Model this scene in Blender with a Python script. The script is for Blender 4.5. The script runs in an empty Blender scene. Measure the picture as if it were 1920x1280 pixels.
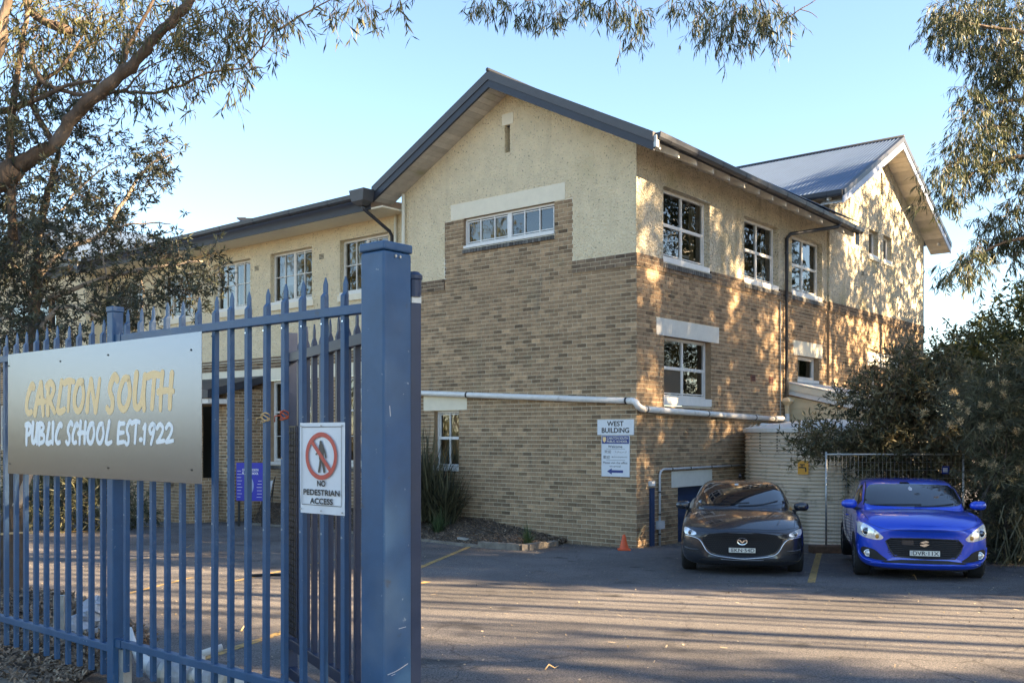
import bpy, bmesh, math, random
import numpy as np
from mathutils import Vector, Matrix
from mathutils.bvhtree import BVHTree
from mathutils.geometry import delaunay_2d_cdt

random.seed(7); rng = np.random.default_rng(7)
D = bpy.data
scene = bpy.context.scene
col = scene.collection

# ------------------------------------------------------------------ camera
cam_data = D.cameras.new('camera')
cam = D.objects.new('camera', cam_data); col.objects.link(cam)
cam.location = (0, 0, 1.5); cam.rotation_euler = (math.radians(90), 0, 0)
cam_data.sensor_width = 36.0
cam_data.lens = 36.0*1860/1920
cam_data.shift_y = 177/1920
cam_data.clip_end = 5000
scene.camera = cam

# ------------------------------------------------------------------ light
SUN_EL = 24.0
to_sun = Vector((0.949, -0.316, math.tan(math.radians(SUN_EL)))).normalized()
world = D.worlds.new('World'); scene.world = world; world.use_nodes = True
wn = world.node_tree; wn.nodes.clear()
sky = wn.nodes.new('ShaderNodeTexSky'); sky.sky_type = 'NISHITA'; sky.sun_disc = False
sky.sun_elevation = math.radians(SUN_EL)
sky.sun_rotation = math.atan2(to_sun.x, to_sun.y)
sky.air_density = 1.0; sky.dust_density = 0.25; sky.ozone_density = 1.7; sky.altitude = 0
bg = wn.nodes.new('ShaderNodeBackground'); bg.inputs['Strength'].default_value = 0.05
wo = wn.nodes.new('ShaderNodeOutputWorld')
wn.links.new(sky.outputs[0], bg.inputs[0]); wn.links.new(bg.outputs[0], wo.inputs[0])
sun_d = D.lights.new('sun', 'SUN'); sun_d.energy = 5.0; sun_d.angle = math.radians(0.53)
sun_d.color = (1.0, 0.73, 0.44)
sun = D.objects.new('sun', sun_d); col.objects.link(sun)
sun.rotation_euler = to_sun.to_track_quat('Z', 'Y').to_euler()
scene.view_settings.view_transform = 'Standard'; scene.view_settings.look = 'None'
scene.view_settings.gamma = 1; scene.view_settings.use_curve_mapping = False
scene.view_settings.exposure = 3.02

# ------------------------------------------------------------------ frames of reference
F = 1860.; CX = 960.; HY = 817.; H = 1.5
A = math.radians(40.04); ca, sa = math.cos(A), math.sin(A)
Lv = Vector((-ca, sa, 0)); Rv = Vector((sa, ca, 0))          # along the two street faces of the building
C0 = Vector((233/F*19.5, 19.5, 0))                           # its near corner
def B(u, v, z): return C0 + Lv*u + Rv*v + Vector((0, 0, z))
def gz(x, y):
    return -0.036*max(-4.0, min(y, 45.0))
def pt(px, py, Y):                                           # a point seen in the direction (px,py) at distance Y
    return Vector(((px-CX)/F*Y, Y, H+(HY-py)/F*Y))
DF = 2.78                                                    # distance of the fence plane
def onF(px, py, off=0.0):
    t = (px-CX)/F; Y = (DF-off)/(t*sa+ca)
    return Vector((t*Y, Y, H+(HY-py)/F*Y))
def gp(px, py):
    Y = H*F/((py-HY)-.036*F); return Vector(((px-CX)/F*Y, Y, -0.036*Y))

# ------------------------------------------------------------------ materials
def new_mat(name):
    m = D.materials.new(name); m.use_nodes = True; nt = m.node_tree
    return m, nt, nt.nodes['Principled BSDF']
def M(name, c, rough=.6, metal=0, var=0, vs=5, bump=0, bs=60, attr=0, coat=0, spec=.5, blot=None, stretch=None, bdist=.01):
    """colour, roughness, metal, noise variation, bump, per-face tone, blotches of a second colour"""
    m, nt, p = new_mat(name); N = nt.nodes; K = nt.links
    p.inputs['Base Color'].default_value = (*c, 1); p.inputs['Roughness'].default_value = rough
    p.inputs['Metallic'].default_value = metal; p.inputs['Coat Weight'].default_value = coat
    p.inputs['Specular IOR Level'].default_value = spec; p.inputs['Coat Roughness'].default_value = .04
    tc = N.new('ShaderNodeTexCoord'); src = tc.outputs['Object']
    if stretch:
        mp = N.new('ShaderNodeMapping'); mp.inputs['Scale'].default_value = stretch
        K.new(src, mp.inputs[0]); src = mp.outputs[0]
    cur = None
    def rgb():
        nonlocal cur
        if cur is None:
            r = N.new('ShaderNodeRGB'); r.outputs[0].default_value = (*c, 1); cur = r.outputs[0]
        return cur
    if var:
        n = N.new('ShaderNodeTexNoise'); n.inputs['Scale'].default_value = vs; n.inputs['Detail'].default_value = 6
        n.inputs['Roughness'].default_value = .65
        K.new(src, n.inputs['Vector'])
        r = N.new('ShaderNodeMapRange'); r.inputs[1].default_value = .3; r.inputs[2].default_value = .7
        r.inputs[3].default_value = 1-var; r.inputs[4].default_value = 1+var
        K.new(n.outputs['Fac'], r.inputs[0])
        x = N.new('ShaderNodeVectorMath'); x.operation = 'SCALE'
        K.new(rgb(), x.inputs[0]); K.new(r.outputs[0], x.inputs['Scale']); cur = x.outputs[0]
    if attr:
        a = N.new('ShaderNodeAttribute'); a.attribute_name = 'tone'
        x = N.new('ShaderNodeVectorMath'); x.operation = 'SCALE'
        K.new(rgb(), x.inputs[0]); K.new(a.outputs['Fac'], x.inputs['Scale']); cur = x.outputs[0]
    if blot:
        for bc, sc, lo, hi, *st in blot:
            src_ = src
            if st:
                mp2 = N.new('ShaderNodeMapping'); mp2.inputs['Scale'].default_value = st[0]; K.new(src, mp2.inputs[0]); src_ = mp2.outputs[0]
            n = N.new('ShaderNodeTexNoise'); n.inputs['Scale'].default_value = sc; n.inputs['Detail'].default_value = 5
            K.new(src_, n.inputs['Vector'])
            r = N.new('ShaderNodeMapRange'); r.inputs[1].default_value = lo; r.inputs[2].default_value = hi
            K.new(n.outputs['Fac'], r.inputs[0])
            x = N.new('ShaderNodeMixRGB'); x.inputs[2].default_value = (*bc, 1)
            K.new(r.outputs[0], x.inputs[0]); K.new(rgb(), x.inputs[1]); cur = x.outputs[0]
    if cur is not None: K.new(cur, p.inputs['Base Color'])
    if bump:
        n = N.new('ShaderNodeTexNoise'); n.inputs['Scale'].default_value = bs; n.inputs['Detail'].default_value = 4
        K.new(src, n.inputs['Vector'])
        b = N.new('ShaderNodeBump'); b.inputs['Strength'].default_value = bump; b.inputs['Distance'].default_value = bdist
        K.new(n.outputs['Fac'], b.inputs['Height']); K.new(b.outputs[0], p.inputs['Normal'])
    return m
def leaf_mat(name, c1, c2, trans=.3):
    m, nt, p = new_mat(name); N = nt.nodes; K = nt.links
    a = N.new('ShaderNodeAttribute'); a.attribute_name = 'tone'
    x = N.new('ShaderNodeMixRGB'); x.inputs[1].default_value = (*c1, 1); x.inputs[2].default_value = (*c2, 1)
    K.new(a.outputs['Fac'], x.inputs[0]); K.new(x.outputs[0], p.inputs['Base Color'])
    p.inputs['Roughness'].default_value = .5; p.inputs['Specular IOR Level'].default_value = .35
    t = N.new('ShaderNodeBsdfTranslucent'); K.new(x.outputs[0], t.inputs[0])
    mx = N.new('ShaderNodeMixShader'); mx.inputs[0].default_value = trans
    K.new(p.outputs[0], mx.inputs[1]); K.new(t.outputs[0], mx.inputs[2])
    K.new(mx.outputs[0], N['Material Output'].inputs[0]); return m

m_brick = M('brick_clay', (.315, .215, .125), .9, var=.28, vs=9, attr=1, bump=.5, bs=120, bdist=.004,
            blot=[((.27, .21, .12), 1.1, .64, .86), ((.16, .13, .095), .8, .66, .86), ((.15, .12, .085), 2.6, .60, .80, (1, 1, .22))])
m_mortar = M('mortar', (.86, .78, .60), .95, var=.12, vs=20, bump=.3, bs=150)
m_band = M('band_brick_clay', (.185, .130, .082), .9, var=.25, vs=8, attr=1, bump=.5, bs=120, bdist=.004)
m_render = M('roughcast_render', (.91, .775, .52), .95, var=.08, vs=3, bump=1.0, bs=26, bdist=.085,
             blot=[((.76, .65, .41), 1.0, .58, .80), ((.44, .36, .22), 24, .60, .70), ((.66, .56, .37), 2.4, .60, .84, (1, 1, .12))])  # middle blotch darkens fine pits in the colour, standing in for relief shade
m_render_s = M('side_render', (.70, .62, .46), .95, var=.12, vs=3, bump=1.0, bs=19, bdist=.11,  # darker, more blotched version of the render for the side walls
             blot=[((.45, .40, .21), .9, .55, .78), ((.30, .26, .17), 26, .56, .68), ((.42, .37, .25), 2.4, .54, .76, (1, 1, .12))])  # middle blotch again paints shade into the roughcast pits
m_lintel = M('painted_lintel', (.80, .73, .56), .75, var=.05, vs=6, bump=.15, bs=80)
m_lintel_w = M('pale_lintel', (.70, .68, .60), .75, var=.06, vs=6, bump=.15, bs=80)
m_white = M('white_paint', (.78, .77, .73), .45, var=.06, vs=8)
m_white2 = M('aged_white_paint', (.74, .72, .66), .55, var=.10, vs=10)
m_sillbrick = M('dark_sill_brick', (.10, .095, .085), .8, attr=1, var=.2, vs=20)
m_trim = M('charcoal_trim', (.026, .030, .042), .5, metal=.0, var=.12, vs=4)
m_trim2 = M('grey_capping', (.075, .075, .078), .5, metal=.1, var=.08, vs=5)
m_gutter = M('gutter_steel', (.045, .050, .060), .42, metal=.2, var=.15, vs=6)
m_soffit = M('soffit_boards', (.56, .52, .46), .8, var=.12, vs=5, attr=1, blot=[((.30, .30, .15), 1.2, .6, .8)])
m_roof = M('roof_sheet', (.075, .115, .185), .45, metal=.15, var=.10, vs=2)
m_pvc = M('pvc_white', (.76, .75, .71), .42, var=.10, vs=6, blot=[((.40, .38, .33), 5, .60, .80)])
m_conduit = M('grey_conduit', (.55, .56, .57), .45)
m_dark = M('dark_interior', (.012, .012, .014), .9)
m_curtain = M('curtain', (.36, .30, .20), .9, var=.3, vs=3, stretch=(8, 8, 1))
m_blind = M('pale_blind', (.50, .52, .56), .8, var=.2, vs=2)
m_door = M('blue_door_paint', (.018, .045, .12), .5, var=.1, vs=4)
m_blackp = M('black_paint', (.015, .015, .016), .5)
m_cream = M('cream_weatherboard', (.72, .58, .36), .65, var=.06, vs=5)
m_tank = M('tank_steel', (.74, .63, .49), .5, metal=.0, var=.12, vs=2, blot=[((.30, .24, .15), 5, .60, .76), ((.35, .29, .19), 3, .55, .75, (1, 1, .1))])
m_blue = M('fence_blue_paint', (.023, .081, .180), .44, var=.16, vs=5, bump=.35, bs=260, bdist=.0015,
           blot=[((.085, .14, .22), 2.2, .55, .82), ((.20, .26, .32), 34, .70, .74), ((.05, .045, .04), 11, .70, .80)])
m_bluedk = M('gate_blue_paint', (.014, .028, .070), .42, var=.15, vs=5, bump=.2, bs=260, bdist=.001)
m_galv = M('galvanised_steel', (.42, .43, .42), .45, metal=.6, var=.2, vs=12)
m_kerb = M('concrete_kerb', (.22, .195, .16), .95, var=.35, vs=6, bump=.6, bs=40)
m_lam = M('bark_mulch_base', (.075, .055, .038), .95, var=.5, vs=14, bump=1, bs=40, bdist=.03)
m_chip = M('mulch_chips', (.22, .155, .10), .9, attr=1)
m_litter = M('dry_leaf_litter', (.31, .25, .17), .9, attr=1)
m_yellow = M('worn_yellow_paint', (.40, .26, .08), .85, var=.25, vs=8, blot=[((.08, .07, .06), 18, .50, .66)])
m_wline = M('worn_white_paint', (.42, .38, .28), .85, var=.2, vs=8, blot=[((.07, .065, .06), 14, .48, .60)])
m_rubber = M('tyre_rubber', (.018, .018, .018), .75)
m_chrome = M('chrome', (.75, .75, .76), .12, metal=1)
m_alloy = M('alloy_wheel', (.30, .31, .33), .3, metal=.8)
m_blackg = M('gloss_black', (.008, .008, .009), .12, spec=.6)
m_blackm = M('matt_black_plastic', (.016, .016, .017), .6)
m_carglass = M('tinted_glass', (.010, .012, .016), .02, spec=.5); m_carglass.node_tree.nodes['Principled BSDF'].inputs['IOR'].default_value = 2.1
m_lamp = M('headlight_lens', (.80, .80, .80), .08, metal=.4, var=.35, vs=18)
m_lampd = M('headlight_dark', (.05, .05, .055), .08, metal=.3)
m_lampb = M('headlight_projector', (.12, .14, .18), .03, metal=.9)
m_grey = M('dark_grey_car_paint', (.030, .035, .046), .26, metal=.5, coat=1.0)
m_cblue = M('bright_blue_car_paint', (.012, .070, .62), .28, metal=.25, coat=1.0)
m_plate = M('number_plate_white', (.72, .72, .66), .4)
m_ink = M('black_ink', (.012, .012, .014), .5)
m_signw = M('white_sign', (.66, .70, .74), .35, var=.05, vs=5)
m_navy = M('navy_print', (.012, .035, .20), .4)
m_royal = M('blue_board_print', (.030, .040, .42), .35)
m_red = M('red_print', (.50, .075, .05), .45)
m_khaki = M('grey_figure_print', (.07, .06, .05), .5)
m_gold = M('gold_lettering', (.84, .60, .30), .45, metal=.1)
m_wlet = M('white_lettering', (.82, .86, .88), .4)
m_orange = M('orange_cone', (.75, .11, .03), .5, var=.12, vs=12)
m_tapsign = M('orange_tap_sign', (.85, .42, .05), .5)
m_rope1 = M('cream_twine', (.62, .42, .20), .8)
m_rope2 = M('red_twine', (.50, .10, .04), .8)
m_terra = M('brown_block', (.14, .085, .055), .9, var=.3, vs=12)
m_bag = M('grey_plastic', (.42, .45, .50), .4, var=.3, vs=14)
m_bark = M('gum_bark', (.105, .075, .052), .9, var=.4, vs=9, bump=.8, bs=30, bdist=.03, stretch=(1, 1, .35), blot=[((.22, .17, .125), 3, .56, .70)])
m_barkp = M('pale_bark', (.40, .33, .26), .85, var=.3, vs=8, bump=.5, bs=30, bdist=.02, stretch=(1, 1, .35), blot=[((.14, .10, .07), 4, .55, .7)])
m_barkd = M('dark_bark', (.085, .068, .052), .95, var=.45, vs=12, bump=1, bs=30, bdist=.04, stretch=(1, 1, .3))
m_gum = leaf_mat('gum_leaf', (.035, .048, .020), (.115, .112, .045), .2)
m_gumr = leaf_mat('drooping_gum_leaf', (.030, .046, .024), (.105, .118, .048), .22)
m_olive = leaf_mat('grey_green_leaf', (.024, .032, .022), (.080, .090, .056), .12)
m_wattle = leaf_mat('shrub_leaf', (.040, .050, .026), (.19, .165, .085), .2)
m_needle = leaf_mat('needle_leaf', (.032, .042, .023), (.145, .145, .082), .2)
m_far = leaf_mat('far_leaf', (.030, .052, .020), (.105, .125, .045), .2)
m_strap = leaf_mat('strap_leaf', (.018, .024, .014), (.16, .15, .085), .15)
m_seed = leaf_mat('seed_head', (.33, .24, .12), (.62, .50, .28), .2)
m_carbody = None

# clear glass: reflects by angle, lets the dark room show through
m_glass, nt, p = new_mat('window_glass'); N = nt.nodes; K = nt.links; N.remove(p)
tr = N.new('ShaderNodeBsdfTransparent'); tr.inputs[0].default_value = (.82, .86, .86, 1)
gl = N.new('ShaderNodeBsdfGlossy'); gl.inputs['Roughness'].default_value = .015; gl.inputs[0].default_value = (1, 1, 1, 1)
fr = N.new('ShaderNodeFresnel'); fr.inputs[0].default_value = 1.9
wv = N.new('ShaderNodeTexNoise'); wv.inputs['Scale'].default_value = 1.6; tc = N.new('ShaderNodeTexCoord'); K.new(tc.outputs['Object'], wv.inputs[0])
bp = N.new('ShaderNodeBump'); bp.inputs['Strength'].default_value = .05; bp.inputs['Distance'].default_value = .1
K.new(wv.outputs['Fac'], bp.inputs['Height']); K.new(bp.outputs[0], gl.inputs['Normal'])
mx = N.new('ShaderNodeMixShader'); K.new(fr.outputs[0], mx.inputs[0]); K.new(tr.outputs[0], mx.inputs[1]); K.new(gl.outputs[0], mx.inputs[2])
K.new(mx.outputs[0], N['Material Output'].inputs[0])

# brushed metal of the big sign
m_signm, nt, p = new_mat('brushed_metal'); N = nt.nodes; K = nt.links
p.inputs['Base Color'].default_value = (.160, .175, .225, 1); p.inputs['Metallic'].default_value = 1
tc = N.new('ShaderNodeTexCoord'); mp = N.new('ShaderNodeMapping'); mp.inputs['Scale'].default_value = (3, 3, 260)
n = N.new('ShaderNodeTexNoise'); n.inputs['Scale'].default_value = 3; n.inputs['Detail'].default_value = 3
K.new(tc.outputs['Object'], mp.inputs[0]); K.new(mp.outputs[0], n.inputs[0])
r = N.new('ShaderNodeMapRange'); r.inputs[3].default_value = .20; r.inputs[4].default_value = .28
K.new(n.outputs['Fac'], r.inputs[0]); K.new(r.outputs[0], p.inputs['Roughness'])

# asphalt: fine stones, worn patches, oil stains, cracks
m_asph, nt, p = new_mat('asphalt'); N = nt.nodes; K = nt.links
tc = N.new('ShaderNodeTexCoord')
def noise(sc, det=4, ro=.6):
    n = N.new('ShaderNodeTexNoise'); n.inputs['Scale'].default_value = sc; n.inputs['Detail'].default_value = det
    n.inputs['Roughness'].default_value = ro; K.new(tc.outputs['Object'], n.inputs[0]); return n.outputs['Fac']
r1 = N.new('ShaderNodeValToRGB'); K.new(noise(75, 3, .8), r1.inputs[0])
r1.color_ramp.elements[0].position = .36; r1.color_ramp.elements[0].color = (.024, .027, .035, 1)
r1.color_ramp.elements[1].position = .72; r1.color_ramp.elements[1].color = (.27, .25, .23, 1)
r2 = N.new('ShaderNodeMapRange'); K.new(noise(.45, 7, .62), r2.inputs[0]); r2.inputs[1].default_value = .35; r2.inputs[2].default_value = .68
r2.inputs[3].default_value = .72; r2.inputs[4].default_value = 1.30
x = N.new('ShaderNodeVectorMath'); x.operation = 'SCALE'; K.new(r1.outputs[0], x.inputs[0]); K.new(r2.outputs[0], x.inputs['Scale'])
r3 = N.new('ShaderNodeMapRange'); K.new(noise(1.7, 5, .5), r3.inputs[0]); r3.inputs[1].default_value = .62; r3.inputs[2].default_value = .76
x2 = N.new('ShaderNodeMixRGB'); x2.inputs[2].default_value = (.035, .034, .034, 1); K.new(r3.outputs[0], x2.inputs[0]); K.new(x.outputs[0], x2.inputs[1])
vo = N.new('ShaderNodeTexVoronoi'); vo.feature = 'DISTANCE_TO_EDGE'; vo.inputs['Scale'].default_value = .42
nw = N.new('ShaderNodeTexNoise'); nw.inputs['Scale'].default_value = 2.2; nw.inputs['Detail'].default_value = 5; K.new(tc.outputs['Object'], nw.inputs[0])
av = N.new('ShaderNodeVectorMath'); av.operation = 'MULTIPLY_ADD'; av.inputs[1].default_value = (.55, .55, 0); K.new(nw.outputs['Color'], av.inputs[0]); K.new(tc.outputs['Object'], av.inputs[2]); K.new(av.outputs[0], vo.inputs['Vector'])
cr = N.new('ShaderNodeMapRange'); K.new(vo.outputs['Distance'], cr.inputs[0]); cr.inputs[1].default_value = .0; cr.inputs[2].default_value = .006; cr.inputs[3].default_value = .55; cr.inputs[4].default_value = 0
x3 = N.new('ShaderNodeMixRGB'); x3.inputs[2].default_value = (.02, .019, .018, 1); K.new(cr.outputs[0], x3.inputs[0]); K.new(x2.outputs[0], x3.inputs[1])
K.new(x3.outputs[0], p.inputs['Base Color']); p.inputs['Roughness'].default_value = .85; p.inputs['Specular IOR Level'].default_value = .25
b = N.new('ShaderNodeBump'); b.inputs['Strength'].default_value = .8; b.inputs['Distance'].default_value = .006
K.new(noise(90, 3, .8), b.inputs['Height']); K.new(b.outputs[0], p.inputs['Normal'])

# ------------------------------------------------------------------ building blocks
def tag(o, label=None, cat=None, group=None, kind=None):
    if label: o['label'] = label
    if cat: o['category'] = cat
    if group: o['group'] = group
    if kind: o['kind'] = kind
    return o
def thing(name, loc, label, cat, group=None, rz=0):
    o = D.objects.new(name, None); col.objects.link(o); o.location = loc; o.rotation_euler = (0, 0, rz)
    o.empty_display_size = .2
    return tag(o, label, cat, group)
def attach(o, parent, world_coords=True):
    if parent is not None:
        o.parent = parent
        if world_coords and parent.type == 'EMPTY' and parent.parent is None:
            o.matrix_parent_inverse = Matrix.Translation(-Vector(parent.location))
    return o
class MB:
    def __init__(s): s.v = []; s.f = []; s.t = []
    def quad(s, a, b, c, d, t=1.0):
        i = len(s.v); s.v += [tuple(a), tuple(b), tuple(c), tuple(d)]; s.f.append((i, i+1, i+2, i+3)); s.t.append(t)
    def poly(s, pts, t=1.0):
        i = len(s.v); s.v += [tuple(p) for p in pts]; s.f.append(tuple(range(i, i+len(pts)))); s.t.append(t)
    def hexa(s, p, t=1.0):                      # eight corners: bottom ring, top ring
        i = len(s.v); s.v += [tuple(q) for q in p]
        for f in ((0, 1, 2, 3), (4, 5, 6, 7), (0, 1, 5, 4), (1, 2, 6, 5), (2, 3, 7, 6), (3, 0, 4, 7)):
            s.f.append(tuple(i+k for k in f)); s.t.append(t)
    def box(s, x0, x1, y0, y1, z0, z1, t=1.0):
        s.hexa([(x0, y0, z0), (x1, y0, z0), (x1, y1, z0), (x0, y1, z0), (x0, y0, z1), (x1, y0, z1), (x1, y1, z1), (x0, y1, z1)], t)
    def bbox(s, u0, u1, v0, v1, z0, z1, t=1.0): # box in the building's frame
        s.hexa([B(u0, v0, z0), B(u1, v0, z0), B(u1, v1, z0), B(u0, v1, z0), B(u0, v0, z1), B(u1, v0, z1), B(u1, v1, z1), B(u0, v1, z1)], t)
    def prism(s, ring, d, t=1.0):               # ring of points swept by vector d
        n = len(ring); i = len(s.v); d = Vector(d)
        s.v += [tuple(p) for p in ring] + [tuple(Vector(p)+d) for p in ring]
        s.f.append(tuple(range(i, i+n))); s.t.append(t); s.f.append(tuple(range(i+n, i+2*n))); s.t.append(t)
        for k in range(n):
            s.f.append((i+k, i+(k+1) % n, i+n+(k+1) % n, i+n+k)); s.t.append(t)
    def tube(s, pts, rad, n=8, t=1.0, cap=True):
        pts = [Vector(p) for p in pts]; m = len(pts)
        rad = [rad]*m if not hasattr(rad, '__len__') else rad
        i0 = len(s.v); up = None
        for k, p in enumerate(pts):
            d = (pts[min(k+1, m-1)]-pts[max(k-1, 0)])
            d = d.normalized() if d.length > 1e-9 else Vector((0, 0, 1))
            if up is None: up = Vector((0, 0, 1)) if abs(d.z) < .9 else Vector((1, 0, 0))
            a = d.cross(up); a = a.normalized() if a.length > 1e-6 else Vector((1, 0, 0)); b = d.cross(a); up = -b if False else up
            for q in range(n):
                w = 2*math.pi*q/n; s.v.append(tuple(p+(a*math.cos(w)+b*math.sin(w))*rad[k]))
        for k in range(m-1):
            for q in range(n):
                s.f.append((i0+k*n+q, i0+k*n+(q+1) % n, i0+(k+1)*n+(q+1) % n, i0+(k+1)*n+q)); s.t.append(t)
        if cap and n > 2:
            s.f.append(tuple(i0+q for q in range(n))); s.t.append(t)
            s.f.append(tuple(i0+(m-1)*n+q for q in range(n))); s.t.append(t)
    def lathe(s, prof, c, n=24, t=1.0, axis='z'):
        i0 = len(s.v); m = len(prof)
        for r, h in prof:
            for q in range(n):
                w = 2*math.pi*q/n
                if axis == 'z': s.v.append((c[0]+r*math.cos(w), c[1]+r*math.sin(w), c[2]+h))
                elif axis == 'x': s.v.append((c[0]+h, c[1]+r*math.cos(w), c[2]+r*math.sin(w)))
                else: s.v.append((c[0]+r*math.cos(w), c[1]+h, c[2]+r*math.sin(w)))
        for k in range(m-1):
            for q in range(n):
                s.f.append((i0+k*n+q, i0+k*n+(q+1) % n, i0+(k+1)*n+(q+1) % n, i0+(k+1)*n+q)); s.t.append(t)
    def build(s, name, mat, parent=None, smooth=False, fix=True, world_coords=True, label=None):
        me = D.meshes.new(name); me.from_pydata(s.v, [], s.f)
        a = me.attributes.new('tone', 'FLOAT', 'FACE'); a.data.foreach_set('value', np.array(s.t, dtype=np.float32))
        me.materials.append(mat)
        if fix and len(s.f) < 20000:
            bm = bmesh.new(); bm.from_mesh(me); bmesh.ops.recalc_face_normals(bm, faces=bm.faces); bm.to_mesh(me); bm.free()
        if smooth: me.polygons.foreach_set('use_smooth', [True]*len(me.polygons))
        o = D.objects.new(name, me); col.objects.link(o)
        attach(o, parent, world_coords)
        if label: o['label'] = label
        return o
def smooth_by_angle(o, ang=40):
    me = o.data; bm = bmesh.new(); bm.from_mesh(me); bmesh.ops.remove_doubles(bm, verts=bm.verts, dist=1e-5)
    c = math.radians(ang)
    for f in bm.faces: f.smooth = True
    for e in bm.edges:
        if len(e.link_faces) == 2 and e.calc_face_angle(0) > c: e.smooth = False
    bm.to_mesh(me); bm.free()
def fill_array(name, V, tone, mat, parent=None, kind=None):
    """V: (n,k,3) polygons of k corners each"""
    n, k = V.shape[:2]; me = D.meshes.new(name)
    me.vertices.add(n*k); me.vertices.foreach_set('co', V.reshape(-1).astype(np.float32))
    me.loops.add(n*k); me.loops.foreach_set('vertex_index', np.arange(n*k, dtype=np.int32))
    me.polygons.add(n); me.polygons.foreach_set('loop_start', np.arange(0, n*k, k, dtype=np.int32))
    me.update(calc_edges=True)
    a = me.attributes.new('tone', 'FLOAT', 'FACE'); a.data.foreach_set('value', tone.astype(np.float32))
    me.materials.append(mat); me.validate()
    o = D.objects.new(name, me); col.objects.link(o); attach(o, parent)
    if kind: o['kind'] = kind
    return o
def text_mesh(s, font_scale=1.0, space=1.0, align='LEFT'):
    cu = D.curves.new('t', 'FONT'); cu.body = s; cu.size = 1; cu.space_character = space; cu.align_x = align
    ob = D.objects.new('t', cu); col.objects.link(ob)
    dg = bpy.context.evaluated_depsgraph_get(); me = ob.evaluated_get(dg).to_mesh()
    vs = [v.co.copy() for v in me.vertices]; fs = [tuple(p.vertices) for p in me.polygons]
    ob.evaluated_get(dg).to_mesh_clear(); D.objects.remove(ob); D.curves.remove(cu)
    return vs, fs
def put_text(name, s, place, mat, parent, box, bold=0.0, world_coords=True, space=1.0, depth=None):
    """fit the words s into box=(a0,a1,b0,b1) of the surface place(a,b)"""
    vs, fs = text_mesh(s, space=space)
    if not vs: return None
    x0 = min(v.x for v in vs); x1 = max(v.x for v in vs); y0 = min(v.y for v in vs); y1 = max(v.y for v in vs)
    a0, a1, b0, b1 = box; mb = MB()
    offs = [(0, 0)] if not bold else [(0, 0), (bold, 0), (-bold, 0), (0, bold), (0, -bold)]
    for q, (dx, dy) in enumerate(offs):
        i = len(mb.v)
        for v in vs:
            a = a0+(v.x-x0)/(x1-x0)*(a1-a0)+dx; b = b0+(v.y-y0)/(y1-y0)*(b1-b0)+dy
            p = place(a, b); 
            if q: p = p + (place.n*(-.00015*q) if hasattr(place, 'n') else Vector((0, 0, 0)))
            mb.v.append(tuple(p))
        for f in fs: mb.f.append(tuple(k+i for k in f)); mb.t.append(1.0)
    return mb.build(name, mat, parent, fix=False, world_coords=world_coords)
class Place:                                     # a flat surface: origin + a*X + b*Y, n = outward
    def __init__(s, o, x, y, n=None): s.o = Vector(o); s.x = Vector(x); s.y = Vector(y); s.n = Vector(n) if n else s.x.cross(s.y)
    def __call__(s, a, b): return s.o+s.x*a+s.y*b
def ribbon(mb, pts, w, place, taper=(1, 1), lift=0.0):
    """a brush stroke of width w along pts (2-D), laid on place"""
    P = [Vector((p[0], p[1])) for p in pts]
    if len(P) > 2:                               # smooth
        Q = []
        for i in range(len(P)-1):
            p0 = P[max(i-1, 0)]; p1 = P[i]; p2 = P[i+1]; p3 = P[min(i+2, len(P)-1)]
            for k in range(6):
                t = k/6
                Q.append(.5*((2*p1)+(-p0+p2)*t+(2*p0-5*p1+4*p2-p3)*t*t+(-p0+3*p1-3*p2+p3)*t*t*t))
        Q.append(P[-1]); P = Q
    m = len(P); le = []; ri = []
    for k in range(m):
        d = P[min(k+1, m-1)]-P[max(k-1, 0)]
        d = d.normalized() if d.length > 1e-9 else Vector((1, 0))
        nrm = Vector((-d.y, d.x)); ww = w*.5*(taper[0]+(taper[1]-taper[0])*k/(m-1))
        le.append(P[k]+nrm*ww); ri.append(P[k]-nrm*ww)
    L3 = lambda q: place(q.x, q.y)+place.n*lift
    for k in range(m-1): mb.quad(L3(le[k]), L3(le[k+1]), L3(ri[k+1]), L3(ri[k]))
    for e, tw, sg in ((0, taper[0], -1), (m-1, taper[1], 1)):
        d = (P[min(e+1, m-1)]-P[max(e-1, 0)]).normalized()*sg; nn = Vector((-d.y, d.x))
        ring = [P[e]+(nn*math.cos(a)+d*math.sin(a))*w*.5*tw for a in [math.pi*k/6 for k in range(7)]]
        mb.poly([L3(q) for q in ring])

# ================================================================== THE SETTING
def gz(x, y):
    y = max(-6.0, min(y, 60.0))
    return -0.036*y if y < 20 else -0.72-0.015*(y-20)
def gp(px, py, dz=0.0):
    d = py-HY; Y = 2790/(d-66.96)
    if d < 170 or Y > 20: Y = 3571/(d-27.9)
    x = (px-CX)/F*Y; return Vector((x, Y, gz(x, Y)+dz))
def sheet(name, xs, ys, dz, mat, kind='structure'):
    mb = MB()
    for a, b in zip(xs[:-1], xs[1:]):
        for c, d in zip(ys[:-1], ys[1:]):
            mb.quad((a, c, gz(a, c)+dz), (b, c, gz(b, c)+dz), (b, d, gz(b, d)+dz), (a, d, gz(a, d)+dz))
    return tag(mb.build(name, mat, fix=False), kind=kind)
m_dirt = M('dry_ground', (.11, .085, .055), .95, var=.4, vs=.6, bump=.6, bs=9, bdist=.05)
sheet('ground', [-3000, -300, -60, 60, 300, 3000], [-3000, -300, -6, 20, 60, 300, 3000], -.02, m_dirt)
sheet('car_park', [-45, 60], [-6, 20, 50], 0, m_asph)

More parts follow.
